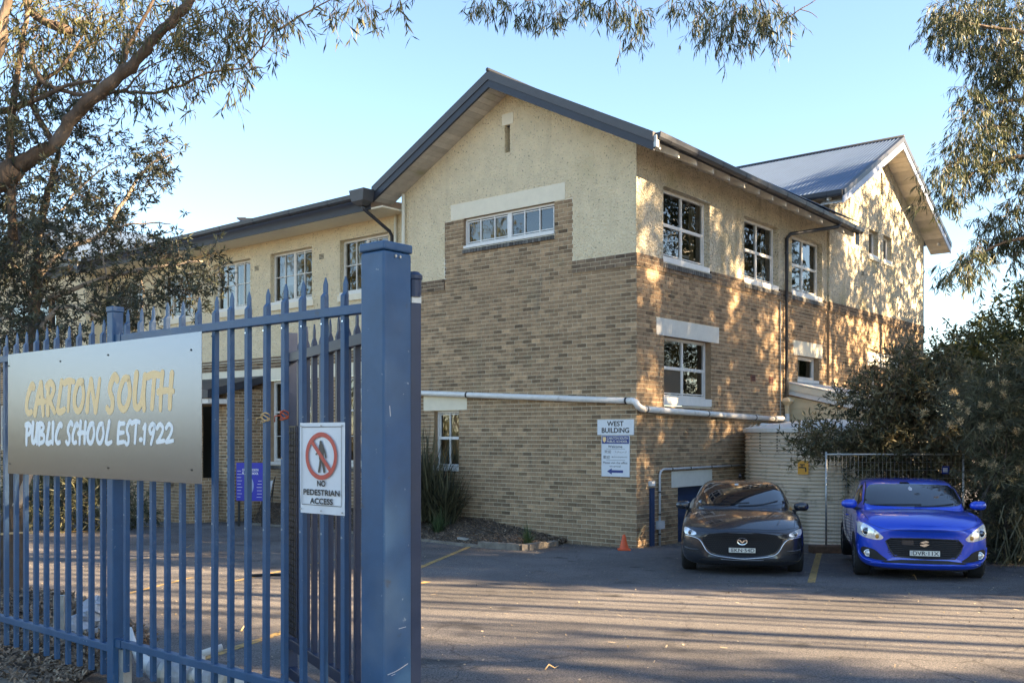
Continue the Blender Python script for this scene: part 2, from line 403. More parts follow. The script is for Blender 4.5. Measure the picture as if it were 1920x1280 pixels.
def paint(name, pts, w, mat, close=False, label=None):
    mb = MB()
    for p, q in zip(pts[:-1], pts[1:]):
        p = Vector(p); q = Vector(q); n = (q-p).cross(Vector((0, 0, 1))).normalized()*w/2
        k = max(1, int((q-p).length/1.0))
        for i in range(k):
            a = p.lerp(q, i/k); b = p.lerp(q, (i+1)/k); cs = [a+n, b+n, b-n, a-n]
            mb.quad(*[(c.x, c.y, gz(c.x, c.y)+.004) for c in cs])
    return tag(mb.build(name, mat, fix=False), kind='structure')
for a, b, w in (((779, 1067), (884, 1023), .10), ((1521, 1092), (1536, 1036), .10), ((370, 1238), (560, 1175), .10),
                ((430, 1091), (700, 1033), .08), ((150, 1135), (360, 1082), .07), ((243, 1051), (262, 1047), .12),
                ((760, 1100), (802, 1090), .10)):
    paint('bay_line', [gp(*a), gp(*b)], w, m_yellow)
for a, b, w in (((41, 1046), (190, 1025), .05), ((262, 1047), (356, 1036), .045), ((50, 1012), (80, 1008), .06)):
    paint('faint_line', [gp(*a), gp(*b)], w, m_wline)
def arrow(px, py, s):
    c = gp(px, py); mb = MB()
    pts = [(-1.6, -.09), (.0, -.09), (.0, -.34), (1.2, 0), (.0, .34), (.0, .09), (-1.6, .09)]
    mb.poly([(c.x+x*s, c.y+y*s, gz(c.x+x*s, c.y+y*s)+.004) for x, y in pts])
    tag(mb.build('painted_arrow', m_yellow, fix=False), kind='structure')
arrow(120, 996, .9); arrow(212, 986, -.8); arrow(300, 977, .7)

# garden bed banked against the gable wall
kerb_pts = [B(1.70, -.02, 0), Vector((.25, 18.85, 0)), Vector((-.86, 19.9, 0)), Vector((-1.23, 20.35, 0)),
            Vector((-1.96, 21.25, 0)), Vector((-3.6, 23.0, 0)), Vector((-5.96, 25.2, 0)), Vector((-6.75, 25.8, 0))]
def polylen(P): return [0]+list(np.cumsum([(P[i+1]-P[i]).length for i in range(len(P)-1)]))
def along(P, t):
    Ls = polylen(P); s = t*Ls[-1]
    for i in range(len(P)-1):
        if s <= Ls[i+1]+1e-9: return P[i].lerp(P[i+1], (s-Ls[i])/max(1e-9, Ls[i+1]-Ls[i]))
    return P[-1].copy()
def wall_foot(t):
    u = 1.70+t*(12.3-1.70); zb = -.62+.30*min(1, (u-1.7)/2.6)
    q = B(u, .10, 0); q.z = zb; return q
mb = MB(); NU, NV = 90, 12
G = []
for i in range(NU+1):
    t = i/NU; k = along(kerb_pts, t); k.z = gz(k.x, k.y)+.035; w = wall_foot(t); row = []
    for j in range(NV+1):
        s = j/NV; p = k.lerp(w, s); p.z = k.z+(w.z-k.z)*(s**.8)+.03*math.sin(9*t+5*s)*s*(1-s)*3+rng.normal()*.008*(0 < j < NV)
        row.append(p)
    G.append(row)
for i in range(NU):
    for j in range(NV): mb.quad(G[i][j], G[i+1][j], G[i+1][j+1], G[i][j+1])
bed = tag(mb.build('garden_bed', m_lam, smooth=True), kind='structure')
def bed_pt(t, s):
    i = min(NU-1, int(t*NU)); j = min(NV-1, int(s*NV)); return G[i][j].lerp(G[i+1][j+1], random.random())
def chips(name, pts, L, W, mat, up=.35):
    n = len(pts); P = np.array(pts); a = rng.uniform(0, 2*math.pi, n); d = np.stack([np.cos(a), np.sin(a), rng.normal(0, up, n)], 1)
    e = np.stack([-np.sin(a), np.cos(a), rng.normal(0, up, n)], 1)
    l = rng.uniform(.5, 1.2, n)[:, None]*L; w = rng.uniform(.5, 1.2, n)[:, None]*W
    V = np.stack([P-d*l-e*w, P+d*l-e*w, P+d*l+e*w, P-d*l+e*w], 1); V[:, :, 2] += .012
    return fill_array(name, V, rng.uniform(.35, 1.5, n), mat, kind='stuff')
chips('bark_mulch', [bed_pt(random.random(), random.random()) for _ in range(9000)], .022, .008, m_chip, .5)
chips('fallen_leaves', [bed_pt(random.random(), random.random()**1.3) for _ in range(1500)], .035, .007, m_litter, .3)
mb = MB()                                         # low kerb of the bed
for i in range(60):
    a = along(kerb_pts, .045+i/60*.955); b = along(kerb_pts, .045+(i+.97)/60*.955)
    if i < 14: hh = .12 if 2 < i else .10
    else: hh = .05
    d = (b-a).normalized(); n = Vector((d.y, -d.x, 0))*.06; jit = random.uniform(-.008, .008)
    za, zb_ = gz(a.x, a.y), gz(b.x, b.y)
    mb.hexa([a+n+Vector((0, 0, za-.05)), b+n+Vector((0, 0, zb_-.05)), b-n+Vector((0, 0, zb_-.05)), a-n+Vector((0, 0, za-.05)),
             a+n+Vector((0, 0, za+hh+jit)), b+n+Vector((0, 0, zb_+hh+jit)), b-n+Vector((0, 0, zb_+hh+jit)), a-n+Vector((0, 0, za+hh+jit))], random.uniform(.8, 1.2))
tag(mb.build('bed_kerb', m_kerb), kind='structure')

# leaf litter scattered on the asphalt
pts = []
for _ in range(1500):
    r = random.random()
    if r < .45: q = B(random.uniform(-.2, 1.9), -abs(random.gauss(0, .22))-.03, 0) if random.random() < .6 else B(-abs(random.gauss(0, .18))-.03, random.uniform(0, 3.5), 0)
    elif r < .6: k = along(kerb_pts, random.uniform(.05, 1)); q = k+Vector((random.gauss(0, .15), -abs(random.gauss(0, .25)), 0))
    else: q = Vector((random.uniform(-9, 12), random.uniform(6, 20), 0))
    pts.append((q.x, q.y, gz(q.x, q.y)+.002))
chips('leaf_litter', pts, .030, .007, m_litter, .12)
pts = []
for _ in range(3500):
    q = Vector((random.uniform(-9, 13), random.uniform(5.5, 21)**1.0, 0)); pts.append((q.x, q.y, gz(q.x, q.y)-.004))
chips('loose_grit', pts, .009, .007, m_litter, .3)

# ================================================================== THE SCHOOL BUILDING
school = thing('school_building', C0+Vector((0, 0, -.70)), 'two-storey school building of brown brick below cream roughcast with a gable facing the car park', 'building')
PB = school
def wall_rects(mb, Q, rect, holes, d=0.0, t=1.0):
    a0, a1, z0, z1 = rect
    As = sorted({a0, a1, *[min(max(h[k], a0), a1) for h in holes for k in (0, 1)]})
    Zs = sorted({z0, z1, *[min(max(h[k], z0), z1) for h in holes for k in (2, 3)]})
    for x0, x1 in zip(As[:-1], As[1:]):
        if x1-x0 < 1e-6: continue
        for y0, y1 in zip(Zs[:-1], Zs[1:]):
            if y1-y0 < 1e-6: continue
            cx, cy = (x0+x1)/2, (y0+y1)/2
            if any(h[0] < cx < h[1] and h[2] < cy < h[3] for h in holes): continue
            mb.quad(Q(x0, d, y0), Q(x1, d, y0), Q(x1, d, y1), Q(x0, d, y1), t)
PITCH = .086
def brick_rows(Q, regions, holes, zb, bl=.24, proud=.008, j=.015):
    """list of bricks (a0,a1,z0,z1,tone): stretcher courses clipped to regions less holes"""
    out = []
    z0 = min(r[2] for r in regions); z1 = max(r[3] for r in regions); k = round((z0-zb)/PITCH)
    while zb+k*PITCH < z1-.01:
        zr = zb+k*PITCH; zc = zr+PITCH/2
        spans = [(r[0], r[1]) for r in regions if r[2] < zc < r[3]]
        for s0, s1 in spans:
            cuts = sorted([(max(h[0], s0), min(h[1], s1)) for h in holes if h[2] < zc < h[3] and h[1] > s0 and h[0] < s1])
            free = []; c = s0
            for x0, x1 in cuts:
                if x0 > c: free.append((c, x0))
                c = max(c, x1)
            if c < s1: free.append((c, s1))
            for f0, f1 in free:
                off = (k % 2)*bl/2; i0 = math.floor((f0-off)/bl)
                while True:
                    b0 = off+i0*bl; b1 = b0+bl; i0 += 1
                    if b0 >= f1: break
                    c0, c1 = max(b0, f0), min(b1, f1)
                    if c1-c0 < .035: continue
                    tone = max(.45, random.gauss(1, .16)); 
                    if random.random() < .10: tone *= .62
                    if random.random() < .05: tone *= 1.25
                    out.append((c0+(j/2 if c0 > f0 else 0), c1-(j/2 if c1 < f1 else 0), zr+.0055, zr+PITCH-.0055, tone))
        k += 1
    return out
def brick_mesh(mb, Q, bl, proud):
    for a0, a1, z0, z1, t in bl:
        j = random.uniform(-.0015, .0015)
        f = [Q(a0, -proud+j, z0), Q(a1, -proud+j, z0), Q(a1, -proud+j, z1), Q(a0, -proud+j, z1)]
        b = [Q(a0, .003, z0), Q(a1, .003, z0), Q(a1, .003, z1), Q(a0, .003, z1)]
        mb.quad(*f, t)
        for p in range(4): mb.quad(f[p], f[(p+1) % 4], b[(p+1) % 4], b[p], t)
def qbox(mb, Q, a0, a1, d0, d1, z0, z1, t=1.0):
    mb.hexa([Q(a0, d0, z0), Q(a1, d0, z0), Q(a1, d1, z0), Q(a0, d1, z0), Q(a0, d0, z1), Q(a1, d0, z1), Q(a1, d1, z1), Q(a0, d1, z1)], t)
QL = lambda a, d, z: B(a, d, z)
QR = lambda a, d, z: B(d, a, z)
QR2 = lambda a, d, z: B(d-.06, a, z)
QW = lambda a, d, z: B(a, d+.15, z)
def part_box(name, Q, a0, a1, d0, d1, z0, z1, mat, parent=None, label=None):
    m = MB(); qbox(m, Q, a0, a1, d0, d1, z0, z1); return m.build(name, mat, parent or PB, label=label)
def window(Q, a0, a1, z0, z1, depth=.12, fw=.055, vb=(), hb=(), bw=.035, mat=None, wallmat=None, sash=None, back=None, sill=None, room=.7):
    mat = mat or m_white; parent = PB
    rv = MB()                                     # reveals
    rv.quad(Q(a0, -.012, z0), Q(a0, depth+.1, z0), Q(a0, depth+.1, z1), Q(a0, -.012, z1))
    rv.quad(Q(a1, -.012, z0), Q(a1, depth+.1, z0), Q(a1, depth+.1, z1), Q(a1, -.012, z1))
    rv.quad(Q(a0, -.012, z1), Q(a1, -.012, z1), Q(a1, depth+.1, z1), Q(a0, depth+.1, z1))
    rv.quad(Q(a0, -.012, z0), Q(a1, -.012, z0), Q(a1, depth+.1, z0), Q(a0, depth+.1, z0))
    rv.build('window_reveal', wallmat or m_brick, parent, fix=False)
    fr = MB(); d0, d1 = depth-.0, depth+.07
    qbox(fr, Q, a0+.002, a0+fw, d0, d1, z0+.002, z1-.002); qbox(fr, Q, a1-fw, a1-.002, d0, d1, z0+.002, z1-.002)
    qbox(fr, Q, a0+fw+.0005, a1-fw-.0005, d0+.001, d1-.001, z1-fw, z1-.003); qbox(fr, Q, a0+fw+.0005, a1-fw-.0005, d0+.001, d1-.001, z0+.003, z0+fw)
    w = fr.build('window', mat, parent)
    ia0, ia1, iz0, iz1 = a0+fw, a1-fw, z0+fw, z1-fw
    av = [ia0]+[ia0+(ia1-ia0)*f for f, _ in vb]+[ia1]; zv = [iz0]+[iz0+(iz1-iz0)*f for f, _ in hb]+[iz1]
    for f, bwid in vb:
        c = ia0+(ia1-ia0)*f; g = MB(); qbox(g, Q, c-bwid/2, c+bwid/2, d0+.004, d1-.006, iz0+.001, iz1-.001); g.build('mullion' if bwid > .04 else 'glazing_bar', mat, w)
    for f, bwid in hb:
        c = iz0+(iz1-iz0)*f; g = MB(); qbox(g, Q, ia0+.001, ia1-.001, d0+.007, d1-.009, c-bwid/2, c+bwid/2); g.build('transom' if bwid > .04 else 'glazing_bar', mat, w)
    for x0, x1 in zip(av[:-1], av[1:]):
        for y0, y1 in zip(zv[:-1], zv[1:]):
            g = MB(); dd = depth+.035+random.uniform(-.002, .002); tl = random.uniform(-.0015, .0015)
            qd = [Q(x0+.001, dd, y0+.001), Q(x1-.001, dd+tl, y0+.001), Q(x1-.001, dd+tl, y1-.001), Q(x0+.001, dd, y1-.001)]
            if (qd[1]-qd[0]).cross(qd[2]-qd[0]).dot(Q(x0, 0, y0)-Q(x0, 1, y0)) < 0: qd.reverse()
            g.quad(*qd); g.build('pane', m_glass, w, fix=False)
    if sash:                                      # inner sash rails
        for (f0, f1, g0, g1) in sash:
            x0, x1 = ia0+(ia1-ia0)*f0, ia0+(ia1-ia0)*f1; y0, y1 = iz0+(iz1-iz0)*g0, iz0+(iz1-iz0)*g1; s = .022; g = MB()
            e = depth+.012
            qbox(g, Q, x0+.02, x0+.02+s, e, e+.02, y0+.02, y1-.02); qbox(g, Q, x1-.02-s, x1-.02, e, e+.02, y0+.02, y1-.02)
            qbox(g, Q, x0+.021+s, x1-.021-s, e+.001, e+.019, y0+.021, y0+.02+s); qbox(g, Q, x0+.021+s, x1-.021-s, e+.001, e+.019, y1-.02-s, y1-.021)
            g.build('sash', mat, w)
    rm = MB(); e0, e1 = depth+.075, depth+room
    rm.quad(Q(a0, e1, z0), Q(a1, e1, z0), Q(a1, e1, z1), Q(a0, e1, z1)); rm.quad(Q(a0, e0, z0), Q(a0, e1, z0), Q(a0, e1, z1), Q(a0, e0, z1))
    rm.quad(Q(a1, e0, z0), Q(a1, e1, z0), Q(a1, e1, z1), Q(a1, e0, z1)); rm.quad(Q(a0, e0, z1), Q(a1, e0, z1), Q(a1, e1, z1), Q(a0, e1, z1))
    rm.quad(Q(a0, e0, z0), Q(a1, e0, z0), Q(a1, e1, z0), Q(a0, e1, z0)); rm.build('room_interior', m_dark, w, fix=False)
    if back:
        for (f0, f1, g0, g1, bm_, dd) in back:
            g = MB(); x0, x1 = ia0+(ia1-ia0)*f0, ia0+(ia1-ia0)*f1; y0, y1 = iz0+(iz1-iz0)*g0, iz0+(iz1-iz0)*g1; n = 14
            for q in range(n):
                s0, s1 = x0+(x1-x0)*q/n, x0+(x1-x0)*(q+1)/n; w0, w1 = (.02*math.sin(q*2.1), .02*math.sin((q+1)*2.1)) if bm_ is m_curtain else (0, 0)
                g.quad(Q(s0, dd+w0, y0), Q(s1, dd+w1, y0), Q(s1, dd+w1, y1), Q(s0, dd+w0, y1))
            g.build('curtain' if bm_ is m_curtain else 'blind', bm_, w, fix=False)
    if sill:
        s0, s1, sm, pr = sill
        part_box('window_sill', Q, a0+.003 if s1 >= z0 else a0-.02, a1-.003, -pr, depth+.001, s0, s1, sm)
    return w
def header_sill(Q, a0, a1, z0, z1, d0=-.06, d1=.1, w=.076):
    par = MB(); qbox(par, Q, a0+.004, a1-.004, d0+.02, d1, z0+.004, z1-.016); wall = par.build('brick_sill', m_mortar, PB)
    n = int((a1-a0)/.086); p = (a1-a0)/n
    for i in range(n):
        g = MB(); c = a0+p*i
        g.hexa([Q(c+.006, d0, z0), Q(c+p-.006, d0, z0), Q(c+p-.006, d1-.01, z0), Q(c+.006, d1-.01, z0), Q(c+.006, d0+.004, z1-.03), Q(c+p-.006, d0+.004, z1-.03), Q(c+p-.006, d1-.01, z1), Q(c+.006, d1-.01, z1)], random.uniform(.6, 1.5))
        g.build('sill_brick', m_sillbrick, wall)

ZB = -.82
# ---- gable face --------------------------------------------------
ZT = 4.85; BT = 5.108
holesL = [(2.02, 4.61, 5.79, 6.41), (4.76, 5.54, .80, 2.085), (4.51, 5.89, 2.085, 2.44), (2.0, 4.63, 5.70, 5.79)]
mort = MB(); wall_rects(mort, QL, (0, 6.6, ZB, ZT), holesL); wall_rects(mort, QL, (1.54, 5.2, ZT, 6.43), holesL)
wallL = mort.build('brick_wall', m_mortar, PB, fix=False)
bl = brick_rows(QL, [(-.010, 6.6, ZB, ZT), (1.54, 5.2, ZT, 6.43)], holesL, ZB)
full = [b for b in bl if abs(b[1]-b[0]-.225) < .003 and b[0] > .02]
full.sort(key=lambda b: (B(b[0], 0, b[2])-Vector((0, 0, 1.5))).length)
single = set(full[:300])
mb = MB(); brick_mesh(mb, QL, [b for b in bl if b not in single], .010)
tag(mb.build('brickwork', m_brick, wallL, fix=False), kind='stuff')
tones = [.5, .62, .75, .85, .92, .98, 1.03, 1.08, 1.15, 1.25]; protos = []
for t in tones:
    g = MB(); c = [Lv*0, Lv*.225]; 
    f = [Vector((0, 0, 0)), Lv*.225, Lv*.225+Vector((0, 0, .075)), Vector((0, 0, .075))]; f = [p-Rv*.010 for p in f]; b_ = [p+Rv*.013 for p in f]
    g.quad(*f, t)
    for p in range(4): g.quad(f[p], f[(p+1) % 4], b_[(p+1) % 4], b_[p], t)
    me = D.meshes.new('brick'); me.from_pydata(g.v, [], g.f); a = me.attributes.new('tone', 'FLOAT', 'FACE'); a.data.foreach_set('value', np.array(g.t, dtype=np.float32)); me.materials.append(m_brick); protos.append(me)
for b in full[:300]:
    i = min(range(len(tones)), key=lambda k: abs(tones[k]-b[4])); o = D.objects.new('brick', protos[i]); col.objects.link(o)
    o.location = B(b[0], random.uniform(-.0015, .0015), b[2]); o.parent = wallL
def band(Q, a0, a1, z0=ZT, courses=3, proud=.035, name='brick_band', holes=()):
    g = MB(); wall_rects(g, Q, (a0, a1, z0, z0+courses*PITCH), list(holes), d=-proud+.009); qbox(g, Q, a0, a1, -proud+.01, .01, z0+.002, z0+.02)
    w = g.build(name, m_mortar, PB, fix=False)
    bb = brick_rows(Q, [(a0, a1, z0, z0+courses*PITCH)], list(holes), z0); g = MB()
    Q2 = lambda a, d, z: Q(a, d-proud+.009, z); brick_mesh(g, Q2, bb, .010)
    for a0_, a1_, z0_, z1_, t in bb[:]:
        if z0_ < z0+.02: g.quad(Q(a0_, -proud, z0_), Q(a1_, -proud, z0_), Q(a1_, .0, z0_), Q(a0_, .0, z0_), t)
    qbox(g, Q, a0, a0+.004, -proud, .0, z0+.004, z0+courses*PITCH-.004); 
    tag(g.build('band_bricks', m_band, w, fix=False), kind='stuff')
band(QL, -.034, 1.54); band(QL, 5.2, 6.6)
rend = MB(); e = -.012
zt_ = lambda u: 9.02-abs(u-3.3)*.512
wall_rects(rend, QL, (-.012, 1.54, BT, 7.30), [], d=e); wall_rects(rend, QL, (5.2, 6.6, BT, 7.30), [], d=e); wall_rects(rend, QL, (1.54, 5.2, 6.43, 7.30), [(1.74, 5.01, 6.40, 6.77)], d=e)
for u0, u1, lo, hi in ((-.012, 3.24, 7.30, None), (3.24, 3.3, 7.30, 7.67), (3.3, 3.39, 7.30, 7.67), (3.24, 3.3, 8.27, None), (3.3, 3.39, 8.27, None), (3.39, 6.6, 7.30, None)):
    h0 = hi if hi else zt_(u0); h1 = hi if hi else zt_(u1)
    rend.quad(B(u0, e, lo), B(u1, e, lo), B(u1, e, h1), B(u0, e, h0))
rend.build('roughcast_gable', m_render, PB, fix=False)
part_box('window_lintel', QL, 1.74, 5.01, -.016, .1, 6.412, 6.77, m_lintel)
part_box('gable_vent_block', QL, 3.14, 3.46, -.022, .05, 8.275, 8.52, m_lintel)
g = MB(); g.quad(B(3.24, .18, 7.67), B(3.39, .18, 7.67), B(3.39, .18, 8.27), B(3.24, .18, 8.27)); g.build('gable_vent', m_dark, PB, fix=False)
g = MB()
for a, b_ in ((3.24, 3.24), (3.39, 3.39)): g.quad(B(a, -.012, 7.67), B(a, .18, 7.67), B(a, .18, 8.27), B(a, -.012, 8.27))
g.quad(B(3.24, -.012, 7.67), B(3.39, -.012, 7.67), B(3.39, .18, 7.67), B(3.24, .18, 7.67)); g.build('vent_reveal', m_render, PB, fix=False)
window(QL, 2.02, 4.61, 5.79, 6.405, depth=.06, fw=.05, vb=[(.5, .11), (1/6-.005, .022), (2/6-.005, .022), (4/6+.005, .022), (5/6+.005, .022)], hb=[], sash=[(.0, .49, 0, 1), (.51, 1, 0, 1)],
       back=[(.5, .99, .0, .98, m_curtain, .25)], sill=(5.735, 5.79, m_white, .03))
header_sill(QL, 2.0, 4.63, 5.62, 5.735, d0=-.045)
part_box('window_lintel', QL, 4.51, 5.89, -.014, .1, 2.09, 2.44, m_lintel)
window(QL, 4.76, 5.54, .80, 2.085, depth=.10, fw=.055, vb=[(.5, .022)], hb=[(.5, .045)], sash=[(0, 1, .5, 1)],
       back=[(.02, .98, .02, .98, m_curtain, .30)], sill=(.70, .80, m_white, .05))

# ---- long side face ------------------------------------------------
holesR = [(.99, 2.92, 5.03, 6.60), (4.55, 6.36, 5.03, 6.60), (7.13, 9.02, 5.03, 6.60), (1.02, 2.98, 2.12, 3.55), (.73, 3.34, 3.55, 3.90),
          (7.48, 8.80, 2.78, 3.55), (7.23, 9.03, 3.55, 3.92), (1.57, 3.0, ZB, .43), (1.31, 3.02, .43, .77)]
holesF = [(12.34, 13.02, 2.70, 3.55), (13.75, 14.45, 2.70, 3.55), (12.13, 14.66, 3.55, 3.94), (12.25, 12.98, 6.72, 7.52), (13.42, 14.14, 6.72, 7.52), (13.19, 13.34, 8.68, 9.35)]
mort = MB(); wall_rects(mort, QR, (0, 9.35, ZB, ZT), holesR); wR = mort.build('brick_wall', m_mortar, PB, fix=False)
bl = brick_rows(QR, [(0, 9.35, ZB, ZT)], holesR, ZB); mb = MB(); brick_mesh(mb, QR, bl, .010); tag(mb.build('brickwork', m_brick, wR, fix=False), kind='stuff')
mort = MB(); wall_rects(mort, QR2, (9.35, 17.14, ZB, ZT), holesF); mort.quad(B(-.06, 17.14, ZB), B(9, 17.14, ZB), B(9, 17.14, ZT), B(-.06, 17.14, ZT)); wF = mort.build('brick_wall', m_mortar, PB, fix=False)
bl = brick_rows(QR2, [(9.35, 17.14, ZB, ZT)], holesF, ZB); mb = MB(); brick_mesh(mb, QR2, bl, .010); mb.quad(B(-.07, 9.35, ZB), B(0, 9.35, ZB), B(0, 9.35, ZT), B(-.07, 9.35, ZT)); tag(mb.build('brickwork', m_brick, wF, fix=False), kind='stuff')
hb_ = [(a-.03, b+.03, 4.93, 5.2) for a, b in ((.99, 2.92), (4.55, 6.36), (7.13, 9.02))]
band(QR, -.034, 9.35, holes=hb_); band(QR2, 9.35, 17.17)
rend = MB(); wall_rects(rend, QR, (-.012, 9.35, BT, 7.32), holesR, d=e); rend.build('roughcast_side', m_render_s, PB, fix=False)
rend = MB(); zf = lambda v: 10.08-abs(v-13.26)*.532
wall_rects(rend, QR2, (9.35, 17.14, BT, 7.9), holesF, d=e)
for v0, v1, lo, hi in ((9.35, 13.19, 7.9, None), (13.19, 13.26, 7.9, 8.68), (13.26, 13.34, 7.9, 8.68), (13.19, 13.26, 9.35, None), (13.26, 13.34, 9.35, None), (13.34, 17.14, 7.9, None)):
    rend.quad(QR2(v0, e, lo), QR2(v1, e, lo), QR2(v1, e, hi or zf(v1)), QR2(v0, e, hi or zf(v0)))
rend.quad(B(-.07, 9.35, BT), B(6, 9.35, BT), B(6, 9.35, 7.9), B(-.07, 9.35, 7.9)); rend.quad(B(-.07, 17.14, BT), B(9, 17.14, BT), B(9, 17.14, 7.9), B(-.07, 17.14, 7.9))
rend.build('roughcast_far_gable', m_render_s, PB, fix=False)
g = MB(); g.quad(QR2(13.19, .2, 8.68), QR2(13.34, .2, 8.68), QR2(13.34, .2, 9.35), QR2(13.19, .2, 9.35)); g.build('gable_vent', m_dark, PB, fix=False)
g = MB()
for a in (13.19, 13.34): g.quad(QR2(a, -.012, 8.68), QR2(a, .2, 8.68), QR2(a, .2, 9.35), QR2(a, -.012, 9.35))
g.build('vent_reveal', m_render_s, PB, fix=False)
for a0, a1 in ((.99, 2.92), (4.55, 6.36), (7.13, 9.02)):
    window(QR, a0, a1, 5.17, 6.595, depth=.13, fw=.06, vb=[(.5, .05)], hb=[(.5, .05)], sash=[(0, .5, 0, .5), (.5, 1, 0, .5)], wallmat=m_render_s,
           back=[(.84, .93, 0, 1, m_curtain, .3), (.0, 1.0, .10, .14, m_blind, .31)], sill=(5.06, 5.169, m_white, .02), room=1.6)
    header_sill(QR, a0-.03, a1+.03, 4.93, 5.06, d0=-.058)
window(QR, 1.02, 2.98, 2.30, 3.545, depth=.13, fw=.06, vb=[(.5, .05)], hb=[(.5, .05)], sash=[(0, .5, 0, .5), (.5, 1, 0, .5)], sill=(2.14, 2.299, m_white, .03), room=1.6,
       back=[(.0, 1, .02, .5, M('flyscreen', (.10, .08, .055), .8), .165)])
part_box('window_lintel', QR, .73, 3.34, -.014, .1, 3.552, 3.90, m_lintel_w)
window(QR, 7.48, 8.80, 2.95, 3.545, depth=.13, fw=.08, sill=(2.87, 2.949, m_white, .02), back=[(.0, .62, .0, 1, m_blind, .3)])
header_sill(QR, 7.46, 8.82, 2.76, 2.87, d0=-.03)
part_box('window_lintel', QR, 7.23, 9.03, -.014, .1, 3.552, 3.92, m_lintel)
for a0, a1 in ((12.34, 13.02), (13.75, 14.45)):
    window(QR2, a0, a1, 2.78, 3.545, depth=.13, fw=.05, hb=[(.5, .02)], sill=(2.70, 2.779, m_white, .02), back=[(0, 1, 0, 1, m_blind, .3)])
part_box('window_lintel', QR2, 12.13, 14.66, -.014, .1, 3.552, 3.94, m_lintel_w)
for a0, a1 in ((12.25, 12.98), (13.42, 14.14)):
    window(QR2, a0, a1, 6.80, 7.515, depth=.13, fw=.06, sill=(6.72, 6.799, m_white, .03), wallmat=m_render_s, back=[(0, .5, 0, 1, m_blind, .4)])
    part_box('sill_block', QR2, a0-.05, a1+.05, -.045, .02, 6.64, 6.718, m_lintel)
# door to the under-croft
part_box('door_lintel', QR, 1.31, 3.02, -.014, .12, .432, .77, m_lintel_w)
dr = part_box('basement_door', QR, 1.6, 2.98, .14, .18, ZB, .425, m_door)
for k in range(3): part_box('door_rail', QR, 1.62, 2.96, .128, .14, -.62+k*.38, -.54+k*.38, m_door, dr)
g = MB(); g.quad(QR(1.57, -.01, ZB), QR(1.57, .2, ZB), QR(1.57, .2, .43), QR(1.57, -.01, .43)); g.quad(QR(3.0, -.01, ZB), QR(3.0, .2, ZB), QR(3.0, .2, .43), QR(3.0, -.01, .43)); g.quad(QR(1.57, -.01, .431), QR(3.0, -.01, .431), QR(3.0, .2, .431), QR(1.57, .2, .431)); g.build('door_reveal', m_brick, PB, fix=False)
# air bricks
def air_vent(Q, a, z, mat, w=.23, h=.15):
    o = part_box('air_vent', Q, a-w/2, a+w/2, -.018, .01, z-h/2, z+h/2, mat)
    for k in range(4):
        zz = z-h/2+.022+k*h/4.3; part_box('vent_slot', Q, a-w/2+.02, a+w/2-.02, -.021, -.017, zz, zz+.018, m_dark, o)
for a, z in ((11.75, 6.15), (14.95, 6.16)): air_vent(QR2, a, z, m_render_s)
for a, z in ((11.78, 3.50), ): air_vent(QR2, a, z, m_sillbrick)
air_vent(QR, 9.2, 3.50, m_sillbrick, .2)
m_terr = M('terracotta_vent', (.28, .11, .07), .8)
for a in (5.0, 5.95): air_vent(QR, a, 2.86, m_terr)
for a in (12.62, 9.80): air_vent(QW, a, 6.17, m_render)

# ---- roofs ----------------------------------------------------------
def slope_board(name, Q, a0, z0, a1, z1, h, d0, d1, mat, parent=None):
    g = MB(); g.hexa([Q(a0, d0, z0-h), Q(a1, d0, z1-h), Q(a1, d1, z1-h), Q(a0, d1, z0-h), Q(a0, d0, z0), Q(a1, d0, z1), Q(a1, d1, z1), Q(a0, d1, z0)])
    return g.build(name, mat, parent or PB)
RZ = 9.27; S1 = .512
ze = lambda u: RZ-abs(u-3.3)*S1
EU0, EU1 = -.80, 6.97
for a in (EU0, EU1):
    slope_board('barge_capping', QL, 3.3, RZ, a, ze(a), .185, -.675, -.52, m_trim2)
    slope_board('bargeboard', QL, 3.3, RZ-.186, a, ze(a)-.186, .165, -.655, -.60, m_trim)
g = MB(); g.tube([B(3.3, -.69, RZ+.015), B(3.3, 22, RZ+.015)], .045, 8); g.build('ridge_cap', m_gutter, PB, smooth=True)
def corrugated(name, P, W, Dn, width, run, mat, pitch=.076, amp=.009, seg=4):
    n = int(width/pitch*seg); V = []
    for i in range(n+1):
        o = P+W*(width*i/n); up = W.cross(Dn).normalized(); 
        if up.z < 0: up = -up
        h = up*(amp*math.sin(2*math.pi*i/seg)); V.append((o+h, o+Dn*run+h))
    g = MB()
    for i in range(n): g.quad(V[i][0], V[i+1][0], V[i+1][1], V[i][1])
    return g.build(name, mat, PB, smooth=True, fix=False)
for sgn, ue in ((-1, EU0), (1, EU1)):
    run = math.hypot(abs(ue-3.3), abs(ue-3.3)*S1); dn = (Lv*(sgn*abs(ue-3.3))+Vector((0, 0, -abs(ue-3.3)*S1)))/run
    corrugated('roof_slope', B(3.3, -.62, RZ-.01), Rv, dn, 10.4 if sgn < 0 else 20, run, m_roof, seg=3)
for side in (0, 1):                               # soffit boards under the overhang
    n = 27
    for i in range(n):
        a = 3.3+(i/n)*((EU1 if side else -.0)-3.3); b_ = 3.3+((i+.93)/n)*((EU1 if side else -.0)-3.3)
        g = MB(); h = .33
        g.hexa([B(a, -.598, ze(a)-h), B(b_, -.598, ze(b_)-h), B(b_, -.012, ze(b_)-h), B(a, -.012, ze(a)-h), B(a, -.598, ze(a)-h+.02), B(b_, -.598, ze(b_)-h+.02), B(b_, -.012, ze(b_)-h+.02), B(a, -.012, ze(a)-h+.02)], random.uniform(.85, 1.15)); g.build('soffit_board', m_soffit, PB)
